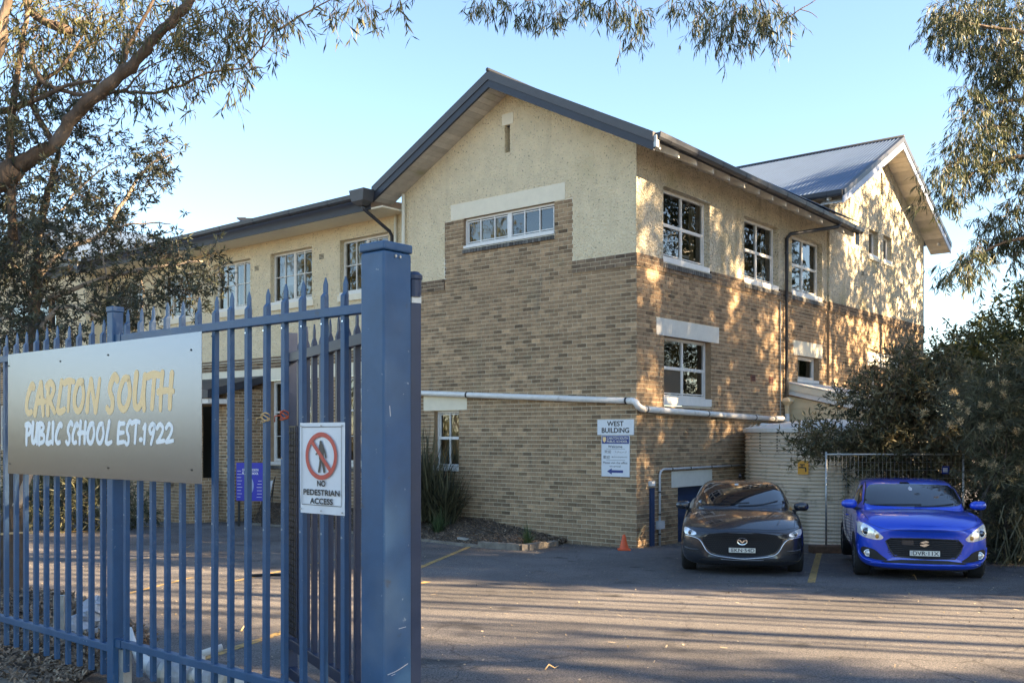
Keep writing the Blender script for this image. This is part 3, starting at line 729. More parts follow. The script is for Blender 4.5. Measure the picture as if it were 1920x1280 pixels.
# eaves of the long side: rafter tails, lining and gutter
GZ0, GZ1 = 7.16, 6.97
def gzv(v): return GZ0+(GZ1-GZ0)*(v+.66)/(9.6+.66)
g = MB(); g.quad(B(-.76, -.6, 7.06), B(-.76, 9.55, 6.87), B(.0, 9.55, 7.31), B(.0, -.6, 7.50)); g.build('eave_lining', m_soffit, PB, fix=False)
for i in range(15):
    v = -.35+i*.69; z = gzv(v); g = MB()
    g.hexa([B(-.745, v, z-.235), B(-.745, v+.05, z-.235), B(.0, v+.05, z+.10), B(.0, v, z+.10), B(-.74, v, z-.10), B(-.74, v+.05, z-.10), B(.0, v+.05, z+.27), B(.0, v, z+.27)]); g.build('rafter_tail', m_white2, PB)
def gutter(name, p, q, out, r=.065, mat=None, straps=1.05):
    d = (q-p); up = Vector((0, 0, 1)); prof = [(0, 0), (0, -.11), (r*.5, -.135), (r*1.3, -.13), (r*1.8, -.09), (r*1.95, 0), (r*1.8, .012), (r*1.7, -.005), (.01, -.01)]
    ring = [p+out*a+up*b for a, b in prof]; g = MB(); g.prism(ring, d); o = g.build(name, mat or m_gutter, PB)
    n = int(d.length/straps)
    for k in range(n+1):
        c = p+d*((k+.4)/(n+1)); g = MB(); ring = [c+out*(a*1.03)+up*(b*1.04-.002) for a, b in prof[1:6]]; g.prism(ring, d.normalized()*.035); g.build('gutter_joint', m_trim, o)
    return o
out = -Lv
gutter('side_gutter', B(-.80, -.60, GZ0), B(-.80, 9.58, GZ1), out)
slope_board('side_fascia', QR, -.6, GZ0-.02, 9.55, GZ1-.02, .12, -.80, -.77, m_trim)
part_box('barge_end_cap', QL, -.86, -.80, -.65, -.55, 6.88, 7.10, m_galv)
slope_board('far_fascia_end', QR, 9.35, GZ1-.02, 9.58, GZ1-.02, .40, -.80, -.775, m_trim)
# downpipe on the long side
g = MB(); g.tube([B(-.87, 8.12, 6.92), B(-.80, 8.10, 6.80), B(-.14, 6.76, 6.50), B(-.09, 6.66, 6.38), B(-.09, 6.66, 2.45)], .048, 10); dp = g.build('downpipe', m_gutter, PB, smooth=True)
for z in (6.0, 4.95, 3.9, 2.9):
    g = MB(); g.tube([B(-.09, 6.66, z), B(-.09, 6.66, z+.035)], .054, 10); g.build('pipe_clip', m_gutter, dp)
g = MB(); g.tube([B(-.035, 6.42, 4.80), B(-.035, 6.42, -.7)], .014, 6); g.build('cable_conduit', m_galv, PB)
g = MB(); g.lathe([(.05, .2), (.17, .12), (.17, .09), (.06, .0), (.05, -.3)], B(-.10, 6.66, 2.26), 4); g.build('rain_head', m_cream, PB)

# far gable: barges, corrugated roof, boards
RF = 10.30; S2 = .53; zg = lambda v: RF-abs(v-13.26)*S2; FV0, FV1 = 8.72, 17.86
m_bargeb = M('pale_blue_barge', (.33, .38, .49), .45, var=.06, vs=4)
for a in (FV0, FV1):
    slope_board('far_barge_capping', QR, 13.26, RF, a, zg(a), .15, -.74, -.60, m_gutter)
    slope_board('far_bargeboard', QR, 13.26, RF-.151, a, zg(a)-.151, .20, -.72, -.68, m_bargeb)
for side in (0, 1):
    n = 26; A1 = FV1 if side else FV0
    for i in range(n):
        a = 13.26+(i/n)*(A1-13.26); b_ = 13.26+((i+.93)/n)*(A1-13.26); h = .33; g = MB()
        g.hexa([QR(a, -.678, zg(a)-h), QR(b_, -.678, zg(b_)-h), QR(b_, -.07, zg(b_)-h), QR(a, -.07, zg(a)-h), QR(a, -.678, zg(a)-h+.02), QR(b_, -.678, zg(b_)-h+.02), QR(b_, -.07, zg(b_)-h+.02), QR(a, -.07, zg(a)-h+.02)], random.uniform(.8, 1.2)); g.build('soffit_board', m_soffit, PB)
for sgn, ve in ((-1, FV0), (1, FV1)):
    ln = abs(ve-13.26); run = math.hypot(ln, ln*S2); dn = (Rv*(sgn*ln)+Vector((0, 0, -ln*S2)))/run
    corrugated('far_roof_slope', B(-.62, 13.26, RF-.01), Lv, dn, 9.5, run, m_roof, seg=6 if sgn < 0 else 3, amp=.022, pitch=.11)
g = MB(); g.tube([B(-.74, 13.26, RF+.01), B(9, 13.26, RF+.01)], .05, 8); g.build('ridge_cap', m_gutter, PB, smooth=True)
gutter('far_gutter', B(-.70, FV0, zg(FV0)-.02), B(5, FV0, zg(FV0)-.02), -Rv, .055)
for i in range(5):
    g = MB(); u = -.3+i*.5; qbox(g, QL, u, u+.05, FV0+.02, 9.35, zg(FV0)-.22, zg(FV0)-.12); g.build('rafter_tail', m_white2, PB)
g = MB(); g.quad(B(-.68, FV0+.02, zg(FV0)-.1), B(5, FV0+.02, zg(FV0)-.1), B(5, 9.35, zg(FV0)-.1), B(-.68, 9.35, zg(FV0)-.1)); g.build('eave_lining', m_soffit, PB, fix=False)
part_box('far_eave_bracket', QR, 17.25, 17.8, -.5, -.45, 7.72, 7.80, m_white2)

# ---- left wing -------------------------------------------------------
WE = 24.0
wins = [(7.27, 9.07), (10.20, 12.0), (12.93, 14.73), (15.8, 17.6), (18.7, 20.5)]
hW = [(a, b, 5.09, 6.50) for a, b in wins] + [(10.2, 12.02, .72, 3.02), (7.27, 9.07, .72, 3.02), (13.2, 15.3, ZB, 2.4), (17.2, 18.6, .9, 2.6)]
g = MB(); wall_rects(g, QW, (6.6, WE, 3.67, 7.0), hW, d=-.012); g.build('roughcast_wing', m_render, PB, fix=False)
g = MB(); wall_rects(g, QW, (6.6, WE, 3.02, 3.36), hW, d=-.012); g.build('painted_band', m_lintel, PB, fix=False)
mort = MB(); wall_rects(mort, QW, (6.6, WE, ZB, 3.02), hW); wW = mort.build('brick_wall', m_mortar, PB, fix=False)
bl = brick_rows(QW, [(6.6, WE, ZB, 3.02)], hW, ZB); mb = MB(); brick_mesh(mb, QW, bl, .010); tag(mb.build('brickwork', m_brick, wW, fix=False), kind='stuff')
band(QW, 6.6, WE, z0=3.36, courses=2, proud=.02); 
g = MB(); qbox(g, QW, 6.6, WE, -.06, .0, 3.535, 3.60); g.build('band_moulding', m_band, PB)
g = MB(); qbox(g, QW, 6.6, WE, -.045, .0, 3.61, 3.67); g.build('band_moulding', m_band, PB)
for k, (a, b_) in enumerate(wins):
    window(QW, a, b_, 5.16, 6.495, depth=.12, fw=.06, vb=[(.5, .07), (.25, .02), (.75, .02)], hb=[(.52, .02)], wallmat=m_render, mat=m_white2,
           sash=[(0, .49, 0, 1)], back=([(.02, .98, .55, 1, m_curtain, .3)] if k == 0 else [(.0, .5, .0, 1, m_curtain, .35), (.52, 1, .0, 1, m_blind, .3)] if k == 2 else [(.5, 1, .35, 1, m_blind, .35)]), sill=(5.09, 5.159, m_white2, .03))
    part_box('sill_block', QW, a-.1, b_+.05, -.06, .02, 4.93, 5.085, m_lintel)
for a, b_ in ((10.2, 12.02), (7.27, 9.07)):
    window(QW, a, b_, .80, 3.015, depth=.12, fw=.08, vb=[(.5, .08)], hb=[(.62, .05), (.3, .02)], mat=m_white2, sill=(.72, .799, m_white2, .04), back=[(0, 1, .0, 1, m_blind, .4)])
    header_sill(QW, a-.02, b_+.02, .60, .72, d0=-.05)
window(QW, 17.2, 18.6, .95, 2.595, depth=.12, fw=.08, vb=[(.5, .05)], mat=m_white2, sill=(.9, .949, m_white2, .04))
part_box('entrance_dark_backing', QW, 12.6, 16.0, .3, .35, ZB, 2.4, m_dark)  # near-black sheet behind the porch opening, painted in place of its shade
g = MB(); qbox(g, QW, 6.6, WE, -.81, -.012, 6.86, 6.90); g.build('wing_soffit', m_lintel, PB)
g = MB(); qbox(g, QW, 7.0, WE, -.84, -.812, 6.855, 7.15); g.build('wing_fascia', m_trim, PB)
gutter('wing_gutter', B(WE, -.843, 7.17), B(7.35, -.843, 7.20), -Rv, .07, mat=m_gutter, straps=1.6)
g = MB(); g.quad(QW(6.9, -.80, 7.12), QW(WE, -.80, 7.12), QW(WE, 8, 7.55), QW(6.9, 8, 7.55)); g.build('wing_roof', m_roof, PB, fix=False)
g = MB(); g.hexa([B(7.33, -.98, 7.03), B(6.93, -.98, 7.03), B(6.93, -.66, 7.03), B(7.33, -.66, 7.03), B(7.40, -1.0, 7.30), B(6.88, -1.0, 7.30), B(6.88, -.64, 7.30), B(7.40, -.64, 7.30)])
g.hexa([B(7.22, -.90, 6.93), B(7.04, -.90, 6.93), B(7.04, -.74, 6.93), B(7.22, -.74, 6.93), B(7.33, -.98, 7.03), B(6.93, -.98, 7.03), B(6.93, -.66, 7.03), B(7.33, -.66, 7.03)]); g.build('rain_head', m_trim2, PB)
g = MB(); g.tube([B(7.13, -.82, 6.95), B(7.12, -.76, 6.86), B(7.06, .0, 6.45), B(7.06, .07, 6.35), B(7.06, .07, -.5)], .042, 10); g.build('downpipe', m_gutter, PB, smooth=True)
for u, r, zt in ((6.50, .045, 7.25), (6.95, .038, 6.85)):
    g = MB(); v = -.08 if u < 6.6 else .08; g.tube([B(u, v, zt), B(u, v, -.5)], r, 10); pp = g.build('vent_pipe', m_lintel, PB, smooth=True)
    g = MB(); g.tube([B(u, v, 5.95), B(u, v, 6.0)], r+.014, 10); g.build('pipe_clip', m_lintel, pp)
# roof flashing bits on the wing
g = MB(); c = pt(466, 411, 27.4); g.box(c.x-.25, c.x+.25, c.y-.1, c.y+.1, c.z-.04, c.z-.01); g.box(c.x-.3, c.x-.05, c.y-.1, c.y+.1, c.z+.0, c.z+.03); g.box(c.x-.05, c.x+.2, c.y-.1, c.y+.1, c.z-.015, c.z+.01); g.box(c.x+.0, c.x+.12, c.y-.05, c.y+.3, c.z-.2, c.z-.03); g.build('roof_flashing', m_gutter, PB)
# porch and canopy
bl = []
def brick_panel(Q, a0, a1, z0, z1, holes=(), name='porch_wall', thick=.22):
    m_ = MB(); qbox(m_, Q, a0, a1, 0, thick, z0, z1); w = m_.build(name, m_mortar, PB)
    bb = brick_rows(Q, [(a0, a1, z0, z1)], list(holes), ZB); g = MB(); brick_mesh(g, Q, bb, .010)
    for Qe in (lambda a, d, z: Q(a0+d, a, z), lambda a, d, z: Q(a1-d, a, z)):
        brick_mesh(g, Qe, brick_rows(Qe, [(0, thick, z0, z1)], [], ZB), .008)
    tag(g.build('brickwork', m_brick, w, fix=False), kind='stuff'); return w
brick_panel(lambda a, d, z: B(12.43+d, a, z), -.97, .14, ZB, 2.75)
brick_panel(lambda a, d, z: B(a, -.98+d, z), 12.66, 12.98, ZB, 2.65)
brick_panel(lambda a, d, z: B(a, -.98+d, z), 15.4, 16.2, ZB, 2.65)
brick_panel(lambda a, d, z: B(a, -1.9+d, z), 12.9, 16.6, ZB, .10, name='ramp_wall'); brick_panel(lambda a, d, z: B(12.75+d, a, z), -1.9, -1.0, ZB, .35, name='ramp_wall')
g = MB(); g.hexa([B(12.2, .14, 2.98), B(17.2, .14, 2.98), B(17.2, -1.7, 2.50), B(12.2, -1.7, 2.50), B(12.2, .14, 3.17), B(17.2, .14, 3.17), B(17.2, -1.7, 2.72), B(12.2, -1.7, 2.72)]); g.build('canopy_roof', m_trim, PB)
g = MB(); qbox(g, QL, 12.25, 17.15, -1.66, -1.0, 2.36, 2.49); g.build('canopy_beam', m_white2, PB)
# the second gabled block at the end of the wing
Q3 = lambda a, d, z: B(a, d-.6, z)
h3 = [(22.2, 23.8, 1.0, 2.6), (25.2, 26.8, 1.0, 2.6), (23.0, 26.0, 5.2, 6.2)]
g = MB(); wall_rects(g, Q3, (20.9, 28, 4.4, 7.0), h3, d=-.012); g.poly([Q3(20.9, -.012, 7.0), Q3(28, -.012, 7.0), Q3(24.45, -.012, 8.85)])
g.quad(B(20.9, -.612, 4.4), B(20.9, .15, 4.4), B(20.9, .15, 7.0), B(20.9, -.612, 7.0)); g.build('roughcast_end_gable', m_render, PB, fix=False)
brick_panel(Q3, 20.9, 28, ZB, 4.4, h3, name='end_block_wall')
for a, b_, c, d_ in h3: window(lambda a_, d, z: Q3(a_, d-.24, z), a, b_, c, d_, depth=.02, vb=[(.5, .05)], hb=[(.5, .03)], mat=m_white2, room=.2)
for a in (20.3, 28.6): slope_board('end_bargeboard', Q3, 24.45, 9.2, a, 9.2-abs(a-24.45)*.51, .3, -.6, -.55, m_trim)
for a in (20.3, 28.6):
    g = MB(); g.quad(Q3(24.45, -.6, 9.2), Q3(24.45, 12, 9.2), Q3(a, 12, 9.2-abs(a-24.45)*.51), Q3(a, -.6, 9.2-abs(a-24.45)*.51)); g.build('end_roof_slope', m_roof, PB, fix=False)

# ---- pipes on the walls ----------------------------------------------
g = MB(); g.tube([B(8.0, -.09, 2.62), B(4.4, -.10, 2.42), B(.10, -.10, 2.19)], .062, 14)
g.tube([B(.12, -.10, 2.19), B(.0, -.115, 2.185), B(-.06, -.12, 2.16), B(-.10, -.09, 2.08), B(-.12, .02, 2.03), B(-.11, .12, 2.02)], .066, 14)
g.tube([B(-.10, .1, 2.03), B(-.10, 6.05, 1.91)], .062, 14); wp = g.build('waste_pipe', m_pvc, PB, smooth=True)
for q in (B(4.42, -.10, 2.42), B(.16, -.10, 2.195)):
    g = MB(); g.tube([q-Lv*.02, q+Lv*.02], .070, 14); g.build('pipe_joint', m_blackp, wp)
for v in (.2, 2.65, 4.9, 5.9):
    q = B(-.10, v, 2.03-.12*(v-.1)/6); g = MB(); g.tube([q-Rv*.015, q+Rv*.015], .068, 14); g.build('pipe_joint', m_blackp, wp)
for u in (1.2, 2.6, 3.4):
    g = MB(); qbox(g, QL, u-.01, u+.01, -.10, .0, 2.14+.055*u, 2.20+.055*u); g.build('pipe_bracket', m_blackp, wp)
g = MB(); g.tube([B(-.10, 5.95, 1.92), B(-.13, 6.35, 1.92), B(-.14, 6.5, 1.84), B(-.14, 6.62, 1.7)], .065, 12); g.tube([B(-.1, 6.66, 2.05), B(-.12, 6.66, 1.62)], .055, 12)
g.tube([B(-.30, 5.0, 1.72), B(-.36, 4.75, 1.73), B(-.45, 4.9, 1.72), B(-.5, 5.9, 1.74), B(-.45, 6.4, 1.72), B(-.3, 6.6, 1.6)], .07, 12); g.build('tank_inlet_pipe', m_pvc, PB, smooth=True)
g = MB(); g.tube([B(-.05, .79, -.72), B(-.05, .79, .70), B(-.05, .83, .79), B(-.05, .93, .82), B(-.05, 5.6, .83)], .024, 10); cp = g.build('conduit_pipe', m_conduit, PB, smooth=True)
for v in (1.25, 2.0, 2.9, 3.8):
    g = MB(); g.tube([B(-.05, v, .825), B(-.05, v+.03, .825)], .030, 8); g.build('saddle_clip', m_blackp, cp)
for z in (.35, -.1, -.5): 
    g = MB(); g.tube([B(-.05, .79, z), B(-.05, .79, z+.03)], .030, 8); g.build('saddle_clip', m_blackp, cp)
part_box('junction_box', QR, .70, .92, -.09, -.01, -.38, -.22, m_conduit, cp)
part_box('cable_cover', QR, .46, .60, -.05, -.01, -.74, .46, m_door)
part_box('sensor_box', QR, .43, .56, -.09, -.01, .50, .60, m_signw)
g = MB(); q = [B(-.02, .02, -.52), B(-.03, .20, -.30), B(-.03, .30, -.27)]; g.tube(q, .014, 6); g.build('cable_stub', m_rope1, PB)
# small pale weatherboard lean-to beside the tank
LV = 6.95
lt = thing('lean_to_shed', B(-1.2, 8.0, -.78), 'small cream weatherboard lean-to with a sloping pale roof behind the rain tank', 'shed')
n = 16
for i in range(n):
    z0 = .15+i*.145; zr = 2.62-.0; g = MB(); p1 = 2.7
    top0 = 2.50; slope = .235
    pe = min(p1, (2.50-z0-.14)/slope) if z0+.14 > 2.50-slope*p1 else p1
    if pe < .1: continue
    g.hexa([B(-.0, LV, z0), B(-pe, LV, z0), B(-pe, LV+.03, z0), B(-.0, LV+.03, z0), B(-.0, LV+.018, z0+.142), B(-pe, LV+.018, z0+.142), B(-pe, LV+.035, z0+.142), B(-.0, LV+.035, z0+.142)]); g.build('weatherboard', m_cream, lt)
g = MB(); g.quad(B(-.01, LV+.036, -.8), B(-2.7, LV+.036, -.8), B(-2.7, LV+.036, 1.9), B(-.01, LV+.036, 2.50)); g.quad(B(-2.7, LV+.03, -.8), B(-2.7, 10, -.8), B(-2.7, 10, 1.95), B(-2.7, LV+.03, 1.95)); g.build('shed_wall', m_cream, lt, fix=False)
def rake(name, z0, h, v0, v1, mat):
    g = MB(); g.hexa([B(0, v0, z0-h), B(-2.95, v0, z0-h-2.95*.235), B(-2.95, v1, z0-h-2.95*.235), B(0, v1, z0-h), B(0, v0, z0), B(-2.95, v0, z0-2.95*.235), B(-2.95, v1, z0-2.95*.235), B(0, v1, z0)]); g.build(name, mat, lt)
rake('rake_board', 2.66, .12, LV-.06, LV-.005, m_white); rake('rake_capping', 2.82, .155, LV-.10, LV-.061, m_lintel); rake('shed_roof', 2.86, .03, LV-.13, 10.1, m_white2)
part_box('flashing', QR, 6.95, 9.6, -.06, -.012, 2.78, 2.84, m_white2)

# ================================================================== STREET FENCE
O3 = onF(720, 817); O3.z = 0
def FP(s, d, z): return O3+Lv*s+Rv*d+Vector((0, 0, z))
SP = (onF(720, 817, .078)-O3).dot(Lv)
def fbox(mb, s0, s1, d0, d1, z0, z1, t=1.0):
    mb.hexa([FP(s0, d0, z0), FP(s1, d0, z0), FP(s1, d1, z0), FP(s0, d1, z0), FP(s0, d0, z1), FP(s1, d0, z1), FP(s1, d1, z1), FP(s0, d1, z1)], t)
def bevel(o, w, seg=2):
    m = o.modifiers.new('bevel', 'BEVEL'); m.width = w; m.segments = seg; m.limit_method = 'ANGLE'; m.angle_limit = math.radians(40)
fence = thing('steel_fence', FP(1.8, 0, .05), 'long blue spear-topped steel fence with a sign, in front of the car park', 'fence')
# big gate post
gpst = thing('gate_post', FP(.07, 0, -.1), 'thick square blue steel post with a flat cap at the end of the fence', 'post')
g = MB(); fbox(g, SP, SP+.142, -.078, .076, -.35, 2.245); o = g.build('post_shaft', m_blue, gpst); bevel(o, .010, 3)
g = MB(); fbox(g, SP-.004, SP+.146, -.082, .080, 2.246, 2.282); o = g.build('post_cap', m_blue, gpst); bevel(o, .008, 3)
g = MB(); PQ = Place(FP(SP-.0008, -.078, 0), Rv, Vector((0, 0, 1)), -Lv)
for st, w in (([(.02, .545), (.07, .552), (.13, .570)], .003), ([(.04, .538), (.06, .541)], .002), ([(.08, .72), (.12, .722)], .0025), ([(.09, .455), (.10, .47), (.105, .45)], .003), ([(.03, 1.62), (.034, 1.58)], .003), ([(.10, .36), (.13, .345)], .002)): ribbon(g, st, w, PQ)
tag(g.build('paint_scratches', m_conduit, gpst, fix=False), kind='stuff')
g = MB()
for a in (.06, .085): q = PQ(a, 2.225); g.tube([q, q-Lv*.006], .006, 8)
tag(g.build('cap_rivets', m_galv, gpst), kind='stuff')
# posts of the panel
for s0, zt, z0 in ((2.135, 2.21, .0),):
    g = MB(); fbox(g, s0, s0+.064, -.035, .030, z0, zt-.03); o = g.build('fence_post', m_blue, fence); bevel(o, .005)
    g = MB(); fbox(g, s0-.003, s0+.067, -.038, .033, zt-.03, zt); c = g.build('post_cap', m_blue, o); bevel(c, .004)
g = MB(); fbox(g, 2.12, 2.19, .031, .036, -.1, .34); g.build('post_stub', m_galv, fence)
g = MB(); fbox(g, 2.085, 2.134, .0, .05, -.05, .33); g.build('galvanised_stub', m_galv, fence)
def rail(s0, s1, z, mat=m_blue):
    g = MB(); fbox(g, s0, s1, -.020, .020, z-.020, z+.020); o = g.build('rail', mat, fence); bevel(o, .003); return o
rail(SP+.143, 2.075, 2.032); rail(SP+.143, 2.075, .369)
rail(2.200, 7.0, 1.990); rail(2.200, 7.0, .329)
for z in (2.032, .369): g = MB(); fbox(g, 2.078, 2.134, -.022, .022, z-.022, z+.022); g.build('rail_bracket', m_blue, fence)
def picket_mesh(zb, zt):
    w = .0125; g = MB(); zs = zt-.105
    V = lambda s, d, z: Lv*s+Rv*d+Vector((0, 0, z))
    def ring(z, a, b, sh=0): return [V(-a, -b+sh, z), V(a, -b+sh, z), V(a, b+sh, z), V(-a, b+sh, z)]
    R_ = [ring(zb, w, w), ring(zs, w, w), ring(zs+.022, w*1.05, w*.95), ring(zs+.038, w*1.02, .004, .006), ring(zs+.075, w*1.05, .0035, .006), ring(zt, .0015, .0025, .006)]
    i = 0
    for r in R_: g.v += [tuple(p) for p in r]
    for k in range(len(R_)-1):
        for q in range(4): g.f.append((4*k+q, 4*k+(q+1) % 4, 4*k+4+(q+1) % 4, 4*k+4+q)); g.t.append(1)
    g.f.append((0, 1, 2, 3)); g.t.append(1); g.f.append(tuple(4*(len(R_)-1)+q for q in range(4))); g.t.append(1)
    me = D.meshes.new('picket'); me.from_pydata(g.v, [], g.f); me.materials.append(m_blue)
    bm = bmesh.new(); bm.from_mesh(me); bmesh.ops.recalc_face_normals(bm, faces=bm.faces); bm.to_mesh(me); bm.free(); return me
pmR = picket_mesh(.217, 2.185); pmL = picket_mesh(.17, 2.150)
def picket(me, s):
    o = D.objects.new('picket', me); col.objects.link(o); o.location = FP(s, random.uniform(-.001, .001), random.uniform(-.006, .006)); attach(o, fence)
    o.rotation_euler = (random.uniform(-.004, .004), random.uniform(-.004, .004), 0)
for k in range(14): picket(pmR, .257-.0125+.1392*k)
for k in range(24): picket(pmL, 2.313-.0125+.1375*k)
g = MB()
for k in range(14):
    for z in (1.985, .42, 1.40): q = FP(.257-.0125+.1392*k, -.0135, z+random.uniform(-.003, .003)); g.tube([q, q-Rv*.002], .0035, 6)
tag(g.build('rivets', m_chrome, fence), kind='stuff')
# twine tied round two pickets
for px, mt, lab in ((495, m_rope1, 'pale twine wound round a fence picket just above eye level of the blue board'), (533, m_rope2, 'red-brown twine knotted round the fence picket left of the no-access sign')):
    c = onF(px, 782 if px < 500 else 778, .0); s = (c-O3).dot(Lv); s = min([.257-.0125+.1392*k for k in range(14)], key=lambda q: abs(q-s)); g = MB()
    for t in range(4):
        z = c.z+.006*t-.01; P = [FP(s+.016*math.cos(a)*1.1, .016*math.sin(a)*1.1, z+.012*math.sin(a+t*1.3)) for a in [math.pi*2*q/12 for q in range(13)]]; g.tube(P, .0035, 5)
    g.tube([FP(s, -.018, c.z), FP(s+.03, -.03, c.z-.004), FP(s+.045, -.02, c.z-.03)], .003, 5)
    tag(g.build('twine', mt, smooth=True), lab, 'string')

# ---- the school name sign: brushed metal with brush lettering
sn = thing('school_name_sign', FP(2.36, -.03, 1.27), 'large brushed-metal sign with gold and white brush lettering fixed to the blue fence', 'sign')
SGN = Place(FP(0, -.048, 0), Lv, Vector((0, 0, 1)), -Rv)
s0, s1 = [(onF(x, 817, .048)-O3).dot(Lv) for x in (378, 15)]; z0, z1 = onF(378, 907, .048).z, onF(378, 621, .048).z
g = MB(); fbox(g, s0, s1, -.048, -.045, z0, z1); o = g.build('sign_panel', m_signm, sn)
def sp(cx, cy):                                   # pixel of the enlarged sign -> (s,z)
    q = onF(cx/4.8, 640+cy/4.8, .048); return ((q-O3).dot(Lv), q.z)
g = MB()
for cx, cy in ((543, 178), (973, 122), (1720, 76), (973, 1136), (1725, 1155), (80, 220), (88, 1098)):
    s, z = sp(cx, cy); q = FP(s, -.0485, z); g.tube([q, q-Rv*.003], .005, 8)
g.build('sign_screws', m_blackp, sn)
GL = {'C': [[(.92, .93), (.75, .99), (.45, .80), (.15, .45), (.12, .15), (.35, .02), (.68, .06)]],
 'A': [[(.05, .03), (.35, .6), (.62, .97)], [(.62, .97), (.74, .5), (.84, .0)], [(.25, .40), (.98, .42)]],
 'R': [[(.22, .0), (.22, .5), (.3, .96)], [(.12, .88), (.5, 1.0), (.85, .83), (.6, .55), (.35, .5)], [(.38, .5), (.6, .28), (.92, .04)]],
 'L': [[(.62, 1.0), (.40, .6), (.14, .12)], [(.14, .08), (.45, .02), (.95, .10)]],
 'T': [[(.02, .90), (.5, .97), (.98, .94)], [(.58, .95), (.48, .5), (.38, .0)]],
 'O': [[(.80, .97), (.45, .93), (.14, .55), (.14, .2), (.42, .03), (.72, .15), (.93, .5), (.86, .85)]],
 'N': [[(.08, .05), (.16, .5), (.36, .98)], [(.36, .97), (.52, .5), (.68, .03)], [(.68, .03), (.84, .5), (.98, 1.0)]],
 'S': [[(.95, .90), (.72, .99), (.40, .80), (.30, .58), (.52, .36), (.50, .12), (.28, .02), (.04, .12)]],
 'U': [[(.25, 1.0), (.12, .5), (.14, .12), (.40, .05), (.66, .3), (.85, .92)], [(.88, .95), (.78, .45), (.82, .0)]],
 'H': [[(.28, 1.0), (.18, .5), (.14, .0)], [(.90, .98), (.80, .5), (.76, .05)], [(.02, .48), (.5, .52), (.98, .50)]],
 'P': [[(.25, .95), (.15, .5), (.12, .0)], [(.05, .93), (.5, .98), (.92, .78), (.6, .52), (.2, .48)]],
 'B': [[(.25, .98), (.18, .5), (.15, .0)], [(.1, .95), (.6, .97), (.82, .78), (.3, .52)], [(.3, .52), (.85, .42), (.80, .14), (.15, .05)]],
 'I': [[(.6, 1.0), (.5, .5), (.4, .0)]], '1': [[(.15, .82), (.75, 1.0)], [(.70, 1.0), (.5, .5), (.35, .0)]],
 'E': [[(.30, .98), (.15, .5), (.10, .04)], [(.28, .95), (.95, .97)], [(.18, .52), (.85, .54)], [(.1, .05), (.85, .10)]],
 '9': [[(.92, .90), (.55, 1.0), (.15, .80), (.28, .55), (.62, .58), (.90, .88)], [(.90, .90), (.65, .4), (.35, .0)]],
 '2': [[(.08, .78), (.45, .99), (.85, .80), (.65, .45), (.08, .06)], [(.08, .06), (.5, .08), (.98, .12)]],
 '.': [[(.2, .5), (.8, .5)]]}
def brush(letters, wpx, mat, name):
    g = MB()
    for q, (ch, x0, x1, y0, y1) in enumerate(letters):
        for st in GL[ch]:
            P = []
            for a, b in st:
                cx = x0+(x1-x0)*a; cy = y1+(y0-y1)*b; s, z = sp(cx, cy); P.append((s, z))
            w = abs(sp(x0, y0)[0]-sp(x0+wpx, y0)[0])
            if len(P) == 2: m_ = ((P[0][0]+P[1][0])/2, (P[0][1]+P[1][1])/2); P = [P[0], m_, P[1]]
            ribbon(g, P, w, SGN, taper=(random.uniform(.95, 1.15), random.uniform(.75, .95)), lift=.0008+.0002*(q % 3)+.0001*random.random())
        g.build(name, mat, sn, fix=False); g = MB()
brush([('C', 232, 308, 392, 650), ('A', 310, 405, 372, 660), ('R', 413, 500, 370, 648), ('L', 510, 583, 360, 640), ('T', 580, 668, 345, 620), ('O', 660, 760, 355, 635), ('N', 775, 900, 340, 635)], 30, m_gold, 'gold_letter')
brush([('S', 960, 1060, 308, 638), ('O', 1060, 1178, 322, 620), ('U', 1200, 1320, 292, 610), ('T', 1325, 1440, 285, 595), ('H', 1425, 1562, 282, 612)], 36, m_gold, 'gold_letter')
brush([('P', 233, 285, 740, 925), ('U', 285, 345, 735, 915), ('B', 345, 405, 735, 925), ('L', 415, 463, 738, 920), ('I', 465, 490, 735, 915), ('C', 500, 558, 742, 915),
       ('S', 595, 655, 725, 925), ('C', 650, 705, 740, 915), ('H', 708, 780, 725, 920), ('O', 783, 853, 735, 920), ('O', 868, 938, 735, 920), ('L', 948, 1008, 722, 922),
       ('E', 1055, 1125, 730, 920), ('S', 1125, 1190, 715, 930), ('T', 1190, 1258, 712, 910), ('.', 1258, 1280, 870, 893), ('1', 1290, 1318, 750, 915), ('9', 1340, 1400, 742, 920), ('2', 1410, 1478, 742, 912), ('2', 1492, 1560, 740, 912)], 23, m_wlet, 'white_letter')

# ---- NO PEDESTRIAN ACCESS sign
ns = thing('no_access_sign', FP(.374, -.02, 1.06), 'white sign with a red crossed-out walking figure fixed to the fence pickets', 'sign')
a0, a1, zb, zt = .223, .525, 1.169, 1.556
zt = onF(600, 792, .02).z; zb = onF(562, 960, .02).z
g = MB(); nS = 12
for i in range(nS):
    for j in range(10):
        def wv_(i, j): return -.018-.003*math.sin(i*.9+j*.5)*(1 if j < 2 else .25)
        q = [(i, j), (i+1, j), (i+1, j+1), (i, j+1)]
        g.quad(*[FP(a0+(a1-a0)*x/nS, wv_(x, y), zb+(zt-zb)*y/10) for x, y in q])
g.build('sign_plate', m_signw, ns, smooth=True, fix=False)
